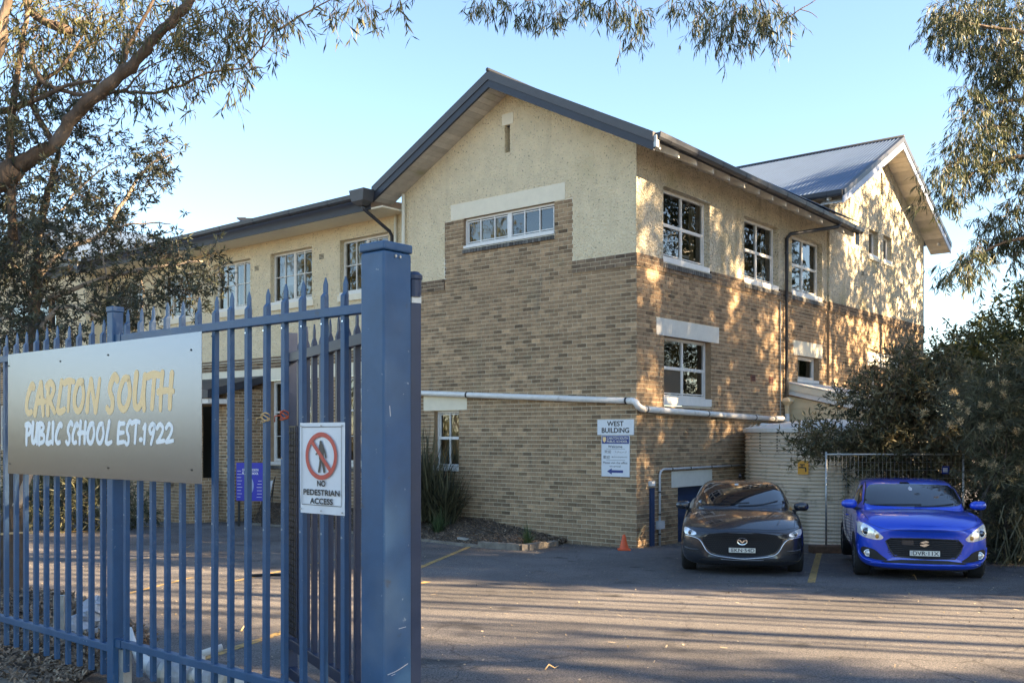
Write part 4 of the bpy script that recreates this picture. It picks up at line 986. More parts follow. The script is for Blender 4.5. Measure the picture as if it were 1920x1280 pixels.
# right-hand side of the sign faces +x: a runs from right (u small) to left; use a mirrored axis
NP = Place(FP(a1, -.0225, zb), -Lv, Vector((0, 0, 1)), -Rv); W = a1-a0; HT = zt-zb
g = MB(); m_ = .018; P = [(m_, m_+.02), (W-m_, m_+.02), (W-m_, HT-m_), (m_, HT-m_)]
for i in range(4):
    p, q = P[i], P[(i+1) % 4]; ribbon(g, [p, ((p[0]+q[0])/2, (p[1]+q[1])/2), q], .0026, NP)
g.build('sign_border', m_ink, ns, fix=False)
g = MB(); cx, cy, r = W*.5, HT*.635, W*.32; rv = HT*.235
for k in range(48):
    a, b = 2*math.pi*k/48, 2*math.pi*(k+1)/48
    f = lambda w, s: NP(cx+(r+s)*math.cos(w), cy+(rv+s)*math.sin(w))+NP.n*.0012
    g.quad(f(a, .010), f(b, .010), f(b, -.010), f(a, -.010))
ribbon(g, [(cx-r*.68, cy+rv*.70), (cx, cy), (cx+r*.68, cy-rv*.70)], .019, NP, lift=.0014)
g.build('red_ring_and_bar', m_red, ns, fix=False)
g = MB(); k = rv
ring = [NP(cx+.09*k*math.cos(a)-.003, cy+k*.62+.11*k*math.sin(a))+NP.n*.0006 for a in [math.pi*2*i/14 for i in range(14)]]; g.poly(ring)
for st, w in (([(0, .45), (.02, .2), (.0, -.08)], .030), ([(-.02, -.05), (-.08, -.4), (-.16, -.72)], .013), ([(.04, -.05), (.14, -.4), (.22, -.72)], .013), ([(.12, .42), (.26, .2), (.34, -.05)], .009), ([(-.10, .35), (-.20, .2), (-.36, .08)], .009)):
    ribbon(g, [(cx+x*k, cy+y*k) for x, y in st], w, NP, lift=.0006+.0001*w*100)
g.build('walking_figure', m_khaki, ns, fix=False)
NP2 = Place(NP.o+NP.n*.0005, NP.x, NP.y, NP.n)
put_text('sign_text', 'NO', NP2, m_ink, ns, (W*.41, W*.59, HT*.305, HT*.365), bold=.0011)
put_text('sign_text', 'PEDESTRIAN', NP2, m_ink, ns, (W*.10, W*.90, HT*.205, HT*.265), bold=.0011)
put_text('sign_text', 'ACCESS', NP2, m_ink, ns, (W*.25, W*.75, HT*.110, HT*.170), bold=.0011)
g = MB()
for x, y in ((.04, .965), (.5, .965), (.96, .965), (.04, .045), (.5, .035), (.96, .03)):
    q = NP(W*x, HT*y); g.tube([q, q+NP.n*.003], .004, 8)
g.build('sign_rivets', m_galv, ns)

# ---- open gate leaf folded back behind the post
g1, g2 = Vector((-.412, 4.12, 0)), Vector((-1.294, 5.80, 0)); gd = (g2-g1).normalized(); gn = Vector((gd.y, -gd.x, 0)); GLn = (g2-g1).length
def GP(s, d, z): return g1+gd*s+gn*d+Vector((0, 0, z))
def gbox(mb, s0, s1, d0, d1, z0, z1): mb.hexa([GP(s0, d0, z0), GP(s1, d0, z0), GP(s1, d1, z0), GP(s0, d1, z0), GP(s0, d0, z1), GP(s1, d0, z1), GP(s1, d1, z1), GP(s0, d1, z1)])
gate = thing('swing_gate', GP(0, 0, 0), 'dark blue spear-topped steel gate leaf standing open behind the thick post', 'gate')
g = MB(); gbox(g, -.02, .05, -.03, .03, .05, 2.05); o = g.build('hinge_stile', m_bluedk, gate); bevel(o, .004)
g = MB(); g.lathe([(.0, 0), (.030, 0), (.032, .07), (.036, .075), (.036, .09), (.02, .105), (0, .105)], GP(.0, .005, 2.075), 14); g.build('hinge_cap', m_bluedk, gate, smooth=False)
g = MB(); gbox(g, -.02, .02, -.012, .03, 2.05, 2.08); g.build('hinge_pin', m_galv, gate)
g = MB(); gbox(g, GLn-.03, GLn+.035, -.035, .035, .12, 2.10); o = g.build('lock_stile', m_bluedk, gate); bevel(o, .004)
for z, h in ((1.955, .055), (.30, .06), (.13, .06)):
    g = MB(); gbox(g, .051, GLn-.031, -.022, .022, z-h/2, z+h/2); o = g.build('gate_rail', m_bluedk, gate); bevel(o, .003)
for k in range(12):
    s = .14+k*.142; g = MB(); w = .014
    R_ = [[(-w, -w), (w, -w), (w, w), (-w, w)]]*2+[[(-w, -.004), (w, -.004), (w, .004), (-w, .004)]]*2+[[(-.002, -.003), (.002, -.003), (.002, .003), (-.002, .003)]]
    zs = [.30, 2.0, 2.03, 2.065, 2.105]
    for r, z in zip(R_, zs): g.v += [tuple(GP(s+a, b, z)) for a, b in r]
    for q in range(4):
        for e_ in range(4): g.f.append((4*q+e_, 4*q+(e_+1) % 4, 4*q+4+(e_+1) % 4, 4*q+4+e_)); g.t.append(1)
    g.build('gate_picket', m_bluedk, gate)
g = MB()                                          # perforated lock guard
for i in range(5):
    s = GLn-.20+i*.036; gbox(g, s, s+.010, -.03, -.026, .36, 1.55)
for j in range(34):
    z = .36+j*.036; gbox(g, GLn-.20, GLn-.046, -.0255, -.022, z, z+.010)
tag(g.build('mesh_guard', m_blackp, gate), kind='stuff')
g = MB(); q = GP(GLn-.05, -.02, .70); g.tube([q, q+Vector((-.24, -.02, -.005))], .009, 8); g.tube([q+Vector((-.24, -.02, -.03)), q+Vector((-.24, -.02, .02))], .012, 8); g.build('drop_bolt', m_blackp, gate)

# ---- signs on the gable wall
w1 = thing('building_sign', B(.47, -.04, 1.52), 'white WEST BUILDING sign on the brick wall above the welcome board', 'sign')
WP = Place(B(.91, -.030, 1.52), -Lv, Vector((0, 0, 1)), -Rv)
g = MB(); g.bbox(.04, .91, -.030, -.011, 1.52, 1.83); g.build('sign_plate', m_signw, w1)
WT = Place(WP.o+WP.n*.0015, WP.x, WP.y, WP.n)
put_text('sign_text', 'WEST', WT, m_ink, w1, (.24, .63, .178, .274), bold=.004); put_text('sign_text', 'BUILDING', WT, m_ink, w1, (.11, .76, .045, .141), bold=.004)
w2 = thing('welcome_board', B(.475, -.04, .69), 'tall white welcome board with a navy header and blue arrow on the brick wall', 'sign')
g = MB(); g.bbox(.14, .81, -.028, -.011, .69, 1.512); g.build('sign_plate', m_signw, w2)
VP_ = Place(B(.81, -.0285, .69), -Lv, Vector((0, 0, 1)), -Rv); VT = Place(VP_.o+VP_.n*.0012, VP_.x, VP_.y, VP_.n); VT2 = Place(VP_.o+VP_.n*.0024, VP_.x, VP_.y, VP_.n)
g = MB(); g.quad(VT(.012, .655), VT(.658, .655), VT(.658, .812), VT(.012, .812)); g.build('sign_header', m_navy, w2, fix=False)
put_text('sign_text', 'CARLTON SOUTH', VT2, m_lintel_w, w2, (.135, .635, .745, .790), bold=.0015); put_text('sign_text', 'PUBLIC SCHOOL', VT2, m_lintel_w, w2, (.135, .625, .680, .725), bold=.0015)
g = MB(); g.poly([VT2(.035, .79), VT2(.11, .79), VT2(.115, .72), VT2(.072, .675), VT2(.03, .72)]); g.build('school_crest', m_gold, w2, fix=False)
put_text('sign_text', 'Welcome', VT, m_ink, w2, (.16, .50, .575, .625), bold=.0012)
put_text('sign_text', 'Καλωσορίσατε', VT, m_ink, w2, (.25, .62, .375, .41)); put_text('sign_text', 'Please visit the office', VT, m_ink, w2, (.04, .62, .255, .30)); put_text('sign_text', 'on arrival', VT, m_ink, w2, (.20, .46, .190, .225))
put_text('sign_text', '欢迎', VT, m_ink, w2, (.075, .235, .465, .53)); put_text('sign_text', '歡迎', VT, m_ink, w2, (.045, .205, .355, .42)); put_text('sign_text', 'أهلا وسهلا', VT, m_ink, w2, (.33, .60, .475, .52))
g = MB(); ribbon(g, [(.12, .553), (.34, .553), (.56, .553)], .005, VT); ribbon(g, [(.12, .330), (.34, .330), (.56, .330)], .005, VT); g.build('sign_rules', m_ink, w2, fix=False)
g = MB(); g.poly([VT(.135, .105), VT(.25, .165), VT(.25, .130), VT(.52, .130), VT(.52, .078), VT(.25, .078), VT(.25, .042)]); g.build('arrow_print', m_navy, w2, fix=False)

# ---- blue notice board in the bed by the wing
nb = thing('notice_board', pt(467, 985, 25.4), 'royal blue school notice board with white lettering on two posts by the wing', 'notice board')
yb = 25.2; q0 = pt(441, 867, yb); q1 = pt(492, 937, yb); bw = q1.x-q0.x; ax = Lv*-1; ax = Vector((1, -.25, 0)).normalized(); bw = .74
NBp = Place(Vector((q0.x, yb+.1, q1.z-.02)), ax, Vector((0, 0, 1)), ax.cross(Vector((0, 0, 1)))); bh = q0.z-q1.z+.02
g = MB(); o_ = NBp.n; g.hexa([NBp(0, 0), NBp(bw, 0), NBp(bw, 0)-o_*.03, NBp(0, 0)-o_*.03, NBp(0, bh), NBp(bw, bh), NBp(bw, bh)-o_*.03, NBp(0, bh)-o_*.03]); g.build('board_panel', m_royal, nb)
NT = Place(NBp.o+NBp.n*.002, NBp.x, NBp.y, NBp.n)
put_text('board_text', 'CARLTON SOUTH', NT, m_white, nb, (.17, .62, bh*.78, bh*.84), bold=.003); put_text('board_text', 'PUBLIC SCHOOL', NT, m_white, nb, (.17, .62, bh*.69, bh*.75), bold=.003)
g = MB()
for k in range(9):
    y = bh*(.1+.085*k); ribbon(g, [(.03, y), (.08, y), (.03+random.uniform(.08, .14), y)], .012, NT)
    if k < 6: ribbon(g, [(bw-.17+random.uniform(0, .05), y), (bw-.08, y), (bw-.03, y)], .012, NT)
g.build('board_lines', m_white, nb, fix=False)
g = MB(); g.poly([NT(bw*.5+.12*math.cos(a), bh*.40+.22*math.sin(a)) for a in [math.pi*2*i/20 for i in range(20)]]); g.build('board_emblem', M('pale_blue_print', (.35, .42, .60), .5), nb, fix=False)
for x in (.02, bw-.06):
    g = MB(); p = NBp(x, 0)-o_*.05; g.box(p.x, p.x+.05, p.y-.02, p.y+.03, -1.0, p.z+.1); g.build('board_post', m_blackp, nb)
ab = thing('folding_frame', pt(510, 960, 25.6), 'thin dark folding easel frame leaning beside the blue notice board', 'easel')
g = MB(); g.tube([pt(503, 958, 25.4), pt(516, 893, 25.4)], .015, 6); g.build('easel_leg', m_blackp, ab)
g = MB(); g.tube([pt(509, 952, 25.5), pt(514, 898, 25.5)], .012, 6); g.build('easel_leg', m_blackp, ab)
g = MB(); g.quad(pt(500, 903, 25.45), pt(512, 900, 25.45), pt(505, 935, 25.45), pt(498, 938, 25.45)); g.build('easel_sheet', m_signw, ab, fix=False)

# ---- rain water tank
TC = Vector((6.95, 22.0, 0)); TR = 1.75; tz0, tz1 = gz(6.95, 22), 1.60
tank = thing('rain_tank', (TC.x, TC.y, tz0), 'round cream corrugated steel rainwater tank against the brick side wall', 'water tank')
prof = []; n = int((tz1-tz0)/.078*6)
for i in range(n+1):
    z = tz0+(tz1-tz0)*i/n; prof.append((TR-.02+.02*math.sin(2*math.pi*(z-tz0)/.078), z))
g = MB(); g.lathe(prof, (TC.x, TC.y, 0), 72); g.build('tank_wall', m_tank, tank, smooth=True, fix=False)
g = MB(); n = 72; g.lathe([(0, tz1+.28), (.5, tz1+.25), (TR*.97, tz1+.09), (TR+.03, tz1+.06), (TR+.035, tz1-.02), (TR+.01, tz1-.03)], (TC.x, TC.y, 0), 72)
for k in range(24): 
    a0_, a1_, am = [2*math.pi*(k+f)/24 for f in (0, 1, .5)]; p = lambda a, r, z: (TC.x+r*math.cos(a), TC.y+r*math.sin(a), z)
    g.poly([p(a0_, TR+.04, tz1+.0), p(a1_, TR+.04, tz1+.0), p(am, TR*.90, tz1+.17)])
g.build('tank_lid', m_white2, tank, fix=False)
g = MB()
for px in (1425, 1457):
    for k in range(7):
        q = pt(px, 812+k*5.5, 20.6); d = Vector((q.x-TC.x, q.y-TC.y, 0)); 
        t = (px-CX)/F; a = t*t+1; b_ = -2*(t*TC.x+TC.y); c = TC.x**2+TC.y**2-(TR+.003)**2; Y = (-b_-math.sqrt(b_*b_-4*a*c))/(2*a); q = pt(px, 812+k*5.5, Y)
        g.tube([q, q+Vector((0, -.006, 0))], .016, 6)
tag(g.build('tank_rivets', m_blackp, tank), kind='stuff')
ts = thing('tap_sign', pt(1506, 888, 20.2), 'small orange sign with a black tap symbol on the rain tank', 'sign')
t = (1506-CX)/F; a = t*t+1; b_ = -2*(t*TC.x+TC.y); c = TC.x**2+TC.y**2-(TR+.03)**2; Y = (-b_-math.sqrt(b_*b_-4*a*c))/(2*a); q = pt(1506, 876, Y); nn = Vector((q.x-TC.x, q.y-TC.y, 0)).normalized(); tx = Vector((-nn.y, nn.x, 0)); 
if tx.x < 0: tx = -tx
TP = Place(q+nn*.012-tx*.11-Vector((0, 0, .14)), tx, Vector((0, 0, 1)), nn)
g = MB(); g.hexa([TP(0, 0), TP(.22, 0), TP(.22, 0)-nn*.006, TP(0, 0)-nn*.006, TP(0, .28), TP(.22, .28), TP(.22, .28)-nn*.006, TP(0, .28)-nn*.006]); g.build('sign_plate', m_tapsign, ts)
g = MB(); ribbon(g, [(.05, .20), (.10, .20), (.14, .20)], .022, TP, lift=.002); ribbon(g, [(.09, .20), (.09, .17), (.09, .14)], .02, TP, lift=.0025); ribbon(g, [(.03, .14), (.10, .14), (.16, .13), (.165, .06)], .026, TP, lift=.003); g.build('tap_symbol', m_ink, ts, fix=False)

# ---- temporary mesh fence panel
PX0, PX1, PY = 1549, 1806, 18.4
tf = thing('mesh_fence_panel', (pt(1677, 817, PY).x, PY, gz(6, PY)), 'galvanised temporary wire mesh fence panel between the tank and the shrubs', 'fence panel')
xa, xb = pt(PX0, 0, PY).x, pt(PX1, 0, PY).x; zt_f = 1.16; zb_f = gz(7, PY)+.06
g = MB(); g.tube([(xa, PY, zb_f), (xa, PY, zt_f+.05)], .02, 8); g.build('panel_post', m_galv, tf, smooth=True)
g = MB(); g.tube([(xb, PY, zb_f), (xb, PY, zt_f)], .02, 8); g.build('panel_post', m_galv, tf, smooth=True)
g = MB(); g.tube([(xa, PY, zt_f), (xb, PY, zt_f)], .018, 8); g.build('panel_rail', m_galv, tf, smooth=True)
g = MB(); g.tube([(xa, PY, zb_f+.04), (xb, PY, zb_f+.04)], .018, 8); g.build('panel_rail', m_galv, tf, smooth=True)
g = MB(); n = 34
for i in range(1, n): x = xa+(xb-xa)*i/n; g.tube([(x, PY, zb_f), (x, PY, zt_f)], .0022, 3, cap=False)
for i in range(1, 12): z = zb_f+(zt_f-zb_f)*i/12; g.tube([(xa, PY-.004, z), (xb, PY-.004, z)], .0022, 3, cap=False)
tag(g.build('wire_mesh', m_galv, tf), kind='stuff')
g = MB(); x = xa-.3; z = gz(x, PY); g.box(x, x+.62, PY-.14, PY+.12, z, z+.14); o = tag(g.build('block', m_terra), 'reddish-brown block on the ground under the mesh fence panel between the two cars', 'block'); bevel(o, .02)
g = MB(); q = pt(1773, 880, PY-.03); g.box(q.x-.07, q.x+.07, q.y-.004, q.y+.004, q.z-.08, q.z+.07); tagp = thing('fence_tag', q, 'small round-cornered blue tag hanging on the wire mesh fence', 'tag'); o = g.build('tag_plate', m_navy, tagp); bevel(o, .03, 4)
TG = Place(q+Vector((-.07, -.006, -.08)), Vector((1, 0, 0)), Vector((0, 0, 1)), Vector((0, -1, 0))); g = MB()
for y in (.045, .075, .1): ribbon(g, [(.025, y), (.06, y), (.10, y)], .014, TG)
g.build('tag_print', m_white, tagp, fix=False)

# ---- cones, litter and fittings
def cone(x, y, h, lab):
    z = gz(x, y); c = thing('traffic_cone', (x, y, z), lab, 'traffic cone')
    g = MB(); g.lathe([(.0, h), (h*.075, h), (h*.09, h*.96), (h*.30, .035), (.0, .034)], (x, y, z), 24); g.build('cone_body', m_orange, c, smooth=False)
    s = h*.40; g = MB(); g.box(x-s, x+s, y-s, y+s, z, z+.034); o = g.build('cone_base', m_orange, c); bevel(o, .012)
q = gp(1170, 1031); cone(q.x, q.y, .30, 'small orange traffic cone standing by the brick corner of the building')
q = pt(-4, 1010, 8.6); cone(q.x, q.y, .34, 'orange cone at the left edge behind the fence, beside the dark tree trunk')
g = MB(); a = pt(2, 1001, 8.5); g.tube([a, a+Vector((.14, .0, .012)), a+Vector((.30, .0, .012))], .010, 6); tag(g.build('barrier_cord', m_rope1, smooth=True), 'short pale cord running from the left orange cone past the tree', 'cord')
# raised bed and log edging under the fence
g = MB(); rows = [[pt(-60, 1252, 1).x, 0]]
E0 = [FP(s, -.35, 0) for s in (4.4, 3.6, 2.9, 2.3, 2.19)]; bedz = .11
IN = [Vector(((px-CX)/F*(1.39*F/(py-HY)), 1.39*F/(py-HY), 0)) for px, py in ((-80, 1112), (70, 1108), (140, 1118), (235, 1165), (300, 1195))]
IN = [Vector((v.x, v.y, 0)) for v in IN]; g = MB()
for i in range(len(E0)-1):
    for j in range(10):
        f = lambda a, b, t: a.lerp(b, t)+Vector((0, 0, bedz+.02*math.sin(i*1.7+t*7)))
        g.quad(f(E0[i], IN[i], j/10), f(E0[i+1], IN[i+1], j/10), f(E0[i+1], IN[i+1], (j+1)/10), f(E0[i], IN[i], (j+1)/10))
tag(g.build('fence_bed', m_lam, smooth=True, fix=False), kind='structure')
P2 = []
for _ in range(6500):
    k = random.random()*3.999; i = int(k); t = random.random(); a = E0[i].lerp(E0[i+1], k-i); b = IN[i].lerp(IN[i+1], k-i); q = a.lerp(b, t); P2.append((q.x, q.y, bedz+.025))
chips('bark_mulch', P2, .020, .007, m_chip, .5); chips('fallen_leaves', random.sample(P2, 1100), .028, .006, m_litter, .4)
g = MB(); 
for i in range(12):
    s = 4.6-i*.215; g.hexa([FP(s, -.52, -.25), FP(s-.20, -.52, -.25), FP(s-.20, -.14, -.25), FP(s, -.14, -.25), FP(s, -.50, .10), FP(s-.20, -.50, .10), FP(s-.20, -.14, .12), FP(s, -.14, .12)], random.uniform(.8, 1.2))
o = g.build('stone_edging', m_kerb); bevel(o, .02); tag(o, kind='structure')
for i in range(30):                               # upright ribs of the edging
    pass
g = MB()
for i in range(34):
    s = 4.7-i*.078; g.tube([FP(s, -.52, -.25), FP(s, -.52, .075), FP(s, -.515, .09)], [.036, .036, .024], 8)
tag(g.build('log_edging', m_kerb, smooth=True), kind='structure')
g = MB(); fbox(g, -3, 6, -1.6, -.55, -.3, -.07); tag(g.build('footpath_verge', m_dirt), kind='structure')
P2 = [tuple(FP(random.uniform(1.9, 4.6), random.uniform(-1.0, -.56), -.06)) for _ in range(700)]; chips('verge_litter', P2, .03, .007, m_litter, .3)
bpz = lambda px, py, Y: pt(px, py, Y)
g = MB(); q = pt(110, 1150, 6.6); g.hexa([q+Vector((-.035, 0, -.45)), q+Vector((.035, 0, -.45)), q+Vector((.035, .04, -.45)), q+Vector((-.035, .04, -.45)), q+Vector((-.035, 0, .12)), q+Vector((.035, 0, .12)), q+Vector((.035, .04, .12)), q+Vector((-.035, .04, .12))]); tag(g.build('survey_post', m_galv), 'short galvanised post standing in the mulch behind the left fence pickets', 'post')
# white pipe fittings lying behind the fence
vf = thing('pipe_assembly', pt(350, 1270, 5.6), 'grey-white water pipes with valve flanges lying low behind the fence', 'pipes')
g = MB(); V_ = [pt(245, 1176, 6.4), pt(250, 1205, 6.3), pt(262, 1232, 6.2), pt(282, 1250, 6.0), pt(330, 1256, 5.8), pt(400, 1268, 5.6), pt(480, 1285, 5.5)]; g.tube(V_, [.008, .022, .035, .05, .052, .052, .052], 12); g.build('bent_pipe', m_pvc, vf, smooth=True)
for (px, py, Y, r, w) in ((300, 1252, 5.85, .075, .05), (330, 1262, 5.8, .12, .035), (345, 1262, 5.75, .085, .10), (372, 1268, 5.7, .075, .03), (405, 1270, 5.6, .08, .05), (430, 1276, 5.55, .09, .03)):
    q = pt(px, py, Y); d = (V_[5]-V_[4]).normalized(); g = MB(); g.tube([q-d*w, q-d*w*.6, q+d*w*.6, q+d*w], [r*.8, r, r, r*.8], 18); g.build('flange', m_bag if w > .04 else m_galv, vf)
q = pt(392, 1225, 5.7); g = MB(); g.tube([q+Vector((-.04, 0, -.12)), q+Vector((-.04, 0, 0))], .018, 10); g.tube([q+Vector((-.045, 0, .0)), q+Vector((.07, .02, .035))], .020, 10); g.build('valve_handle', m_pvc, vf, smooth=True)
vb = thing('plastic_bundle', pt(165, 1200, 7.0), 'crumpled grey plastic bundle on the mulch behind the fence', 'bundle')
g = MB()
for k in range(5):
    q = pt(150+random.uniform(-8, 38), 1140+k*12, 7.0+random.uniform(-.1, .1)); r = random.uniform(.05, .085); nn = 9
    for i in range(nn):
        for j in range(6):
            f = lambda i, j: q+Vector((r*1.3*math.sin(math.pi*j/6)*math.cos(2*math.pi*i/nn), r*math.sin(math.pi*j/6)*math.sin(2*math.pi*i/nn), r*math.cos(math.pi*j/6)))*(1+.25*math.sin(i % nn*2.3+j*1.7+k))
            g.quad(f(i, j), f(i+1, j), f(i+1, j+1), f(i, j+1))
g.build('bundle_folds', m_bag, vb, fix=False)
q = pt(162, 1195, 6.9); g = MB(); g.box(q.x-.05, q.x+.06, q.y, q.y+.05, q.z-.05, q.z+.06); g.build('bundle_block', m_conduit, vb)

# ================================================================== CARS
def section(w, zb, zs, zt, ws, n=None):
    h = zs-zb
    return [(0, zb), (.62*w, zb), (.90*w, zb+.03), (.985*w, zb+.22*h), (w, zb+.55*h), (.985*w, zb+.85*h), (.955*w, zs), (ws, zs+.62*(zt-zs)), (.55*ws, zt-.012), (0, zt)]
def ghouse(wb, zb, wr, zt):
    return [(0, zb-.12), (.6*wb, zb-.12), (wb, zb-.12), (wb, zb-.01), (wb+(wr-wb)*.30, zb+(zt-zb)*.35), (wb+(wr-wb)*.68, zb+(zt-zb)*.72), (wr, zt-.055), (wr*.90, zt-.018), (wr*.5, zt-.003), (0, zt)]
def loft(name, secs, mat, parent, sub=2, plan=0.0):
    """secs: (y, [(x,z)...], bow) ; bow pushes the middle forward (a rounded nose)"""
    bm = bmesh.new(); rings = []
    for y, pts, bow in secs:
        xm = max(p[0] for p in pts); full = [(-x, z) for x, z in reversed(pts[1:-1])]; loop = list(pts)+full
        rings.append([bm.verts.new((x, y+bow*(abs(x)/xm)**2.4, z)) for x, z in loop])
    n = len(rings[0])
    for a, b in zip(rings[:-1], rings[1:]):
        for i in range(n): bm.faces.new((a[i], a[(i+1) % n], b[(i+1) % n], b[i]))
    for r in (rings[0], rings[-1]):
        h = (n)//2                                # strips across
        for i in range(h):
            a, b = r[i], r[i+1]; c, d = r[(n-i-1) % n], r[(n-i) % n]
            q = [a, b, c, d]; q = list(dict.fromkeys(q))
            if len(q) >= 3:
                try: bm.faces.new(q)
                except ValueError: pass
    bmesh.ops.recalc_face_normals(bm, faces=bm.faces)
    me = D.meshes.new(name); bm.to_mesh(me); bm.free(); me.materials.append(mat)
    o = D.objects.new(name, me); col.objects.link(o); o.parent = parent
    me.polygons.foreach_set('use_smooth', [True]*len(me.polygons))
    m = o.modifiers.new('s', 'SUBSURF'); m.levels = sub; m.render_levels = sub
    return o
def bvh_of(o):
    dg = bpy.context.evaluated_depsgraph_get(); e = o.evaluated_get(dg); me = e.to_mesh()
    t = BVHTree.FromPolygons([v.co.copy() for v in me.vertices], [tuple(p.vertices) for p in me.polygons]); e.to_mesh_clear(); return t
def resample(poly, step, closed=True):
    out = []; n = len(poly)
    for i in range(n if closed else n-1):
        a = Vector(poly[i]); b = Vector(poly[(i+1) % n]); k = max(1, int((b-a).length/step))
        out += [a.lerp(b, j/k) for j in range(k)]
    if not closed: out.append(Vector(poly[-1]))
    return out
def smooth_poly(poly, it=2):
    P = [Vector(p) for p in poly]
    for _ in range(it):
        Q = []
        for i in range(len(P)):
            a, b = P[i], P[(i+1) % len(P)]; Q += [a*.75+b*.25, a*.25+b*.75]
        P = Q
    return [tuple(p) for p in P]
class Skin:
    def __init__(s, trees, axis='front', side=1, dz=0): s.t = trees; s.axis = axis; s.side = side; s.dz = dz
    def hit(s, a, z):
        z = z+s.dz; best = None
        for t in s.t:
            if s.axis == 'front': o, d = Vector((a, -2, z)), Vector((0, 1, 0))
            elif s.axis == 'top': o, d = Vector((a, z, 4)), Vector((0, 0, -1))
            else: o, d = Vector((3*s.side, a, z)), Vector((-s.side, 0, 0))
            l, n, i, dist = t.ray_cast(o, d)
            if l is not None and (best is None or dist < best[2]):
                if n.dot(d) > 0: n = -n
                best = (l, n, dist)
        return best
    def pos(s, a, z, off):
        h = s.hit(a, z)
        return None if h is None else h[0]+(h[1]*off if s.axis != 'front' else (h[1]*.5+Vector((0, -.5, 0))).normalized()*off)
def patch(name, sk, poly, off, mat, parent, step=.035, sm=0, edge=True):
    if sm: poly = smooth_poly(poly, sm)
    bd = resample(poly, step); n = len(bd); V = [Vector((p[0], p[1])) for p in bd]; E = [(i, (i+1) % n) for i in range(n)]
    x0 = min(v.x for v in V); x1 = max(v.x for v in V); y0 = min(v.y for v in V); y1 = max(v.y for v in V)
    def inside(x, y):
        c = False; j = n-1
        for i in range(n):
            if (V[i].y > y) != (V[j].y > y) and x < (V[j].x-V[i].x)*(y-V[i].y)/(V[j].y-V[i].y)+V[i].x: c = not c
            j = i
        return c
    base = list(V); x = x0+step/2
    while x < x1:
        y = y0+step/2
        while y < y1:
            if inside(x, y) and min((Vector((x, y))-v).length for v in base) > step*.45: V.append(Vector((x, y)))
            y += step
        x += step
    r = delaunay_2d_cdt(V, E, [list(range(n))], 1, 1e-6)
    vs, fs = r[0], r[2]; P = [sk.pos(v.x, v.y, off) for v in vs]; g = MB(); mp = {}
    for i, p in enumerate(P):
        if p is not None: mp[i] = len(g.v); g.v.append(tuple(p))
    for f in fs:
        if all(i in mp for i in f): g.f.append(tuple(mp[i] for i in f)); g.t.append(1.0)
    # rim back to the skin
    if edge:
        B0 = [sk.pos(b[0], b[1], off) for b in bd]; B1 = [sk.pos(b[0], b[1], -.004) for b in bd]
        for i in range(n):
            j = (i+1) % n
            if None not in (B0[i], B0[j], B1[i], B1[j]): g.quad(B0[i], B0[j], B1[j], B1[i])
    return g.build(name, mat, parent, smooth=True, fix=True, world_coords=False)
def strip(name, sk, pts, r, off, mat, parent, sm=True, step=.04):
    if sm and len(pts) > 2:
        Q = []; P = [Vector(p) for p in pts]
        for i in range(len(P)-1):
            p0 = P[max(i-1, 0)]; p1 = P[i]; p2 = P[i+1]; p3 = P[min(i+2, len(P)-1)]
            for k in range(5):
                t = k/5; Q.append(tuple(.5*((2*p1)+(-p0+p2)*t+(2*p0-5*p1+4*p2-p3)*t*t+(-p0+3*p1-3*p2+p3)*t*t*t)))
        Q.append(tuple(P[-1])); pts = Q
    P = [sk.pos(p[0], p[1], off) for p in resample(pts, step, closed=False)]; P = [p for p in P if p is not None]
    g = MB()
    if len(P) > 1: g.tube(P, r, 6)
    return g.build(name, mat, parent, smooth=True, world_coords=False)
def mir(P): return [(-x, z) for x, z in reversed(P)]
def wheel(parent, x, y, r, side, w=.20):
    g = MB(); s = side
    g.lathe([(r*.62, x-s*.0), (r*.70, x+s*.012), (r*.90, x+s*.016), (r*.975, x-s*.005), (r, x-s*.03), (r, x-s*(w-.03)), (r*.97, x-s*w), (r*.6, x-s*w)], (0, y, r), 40, axis='x'); wl = g.build('wheel', m_rubber, parent, smooth=True, world_coords=False)
    g = MB(); g.lathe([(r*.60, x-s*.004), (r*.66, x-s*.001), (r*.64, x-s*.02), (r*.5, x-s*.05), (0.001, x-s*.05)], (0, y, r), 36, axis='x'); g.build('wheel_rim_dark', m_blackm, wl, smooth=True, world_coords=False)
    g = MB()
    for k in range(5):
        a = 2*math.pi*k/5
        for da in (-.12, .12):
            p = [(x-s*.012, y+r*.12*math.cos(a), r+r*.12*math.sin(a)), (x-s*.004, y+r*.62*math.cos(a+da), r+r*.62*math.sin(a+da))]; g.tube(p, [.024, .017], 6)
    g.lathe([(r*.60, x-s*.003), (r*.635, x+s*.003), (r*.66, x-s*.004)], (0, y, r), 36, axis='x'); g.lathe([(.001, x-s*.002), (.03, x-s*.002), (.05, x-s*.012)], (0, y, r), 16, axis='x')
    g.build('rim', m_alloy, wl, smooth=True, world_coords=False)
def mirror(parent, x, y, z, side, mat):
    g = MB(); n, m_ = 14, 9
    for i in range(m_):
        for j in range(n):
            def f(i, j):
                th = math.pi*i/m_; ph = 2*math.pi*j/n; sx = math.sin(th)*math.cos(ph); sz = math.sin(th)*math.sin(ph); sy = math.cos(th)
                X = .115*math.copysign(abs(sx)**.75, sx); Z = .072*math.copysign(abs(sz)**.8, sz)*(1+.15*side*sx); Y = .085*sy if sy < 0 else .02*sy
                return (x+side*(.11+X)+0, y-(-Y), z+Z)
            g.quad(f(i, j), f(i+1, j), f(i+1, j+1), f(i, j+1))
    o = g.build('wing_mirror', mat, parent, smooth=True, world_coords=False, fix=False)
    g = MB(); g.tube([(x-side*.06, y+.02, z-.10), (x+side*.06, y+.01, z-.05)], [.03, .024], 8); g.build('mirror_stalk', m_blackm, o, smooth=True, world_coords=False)
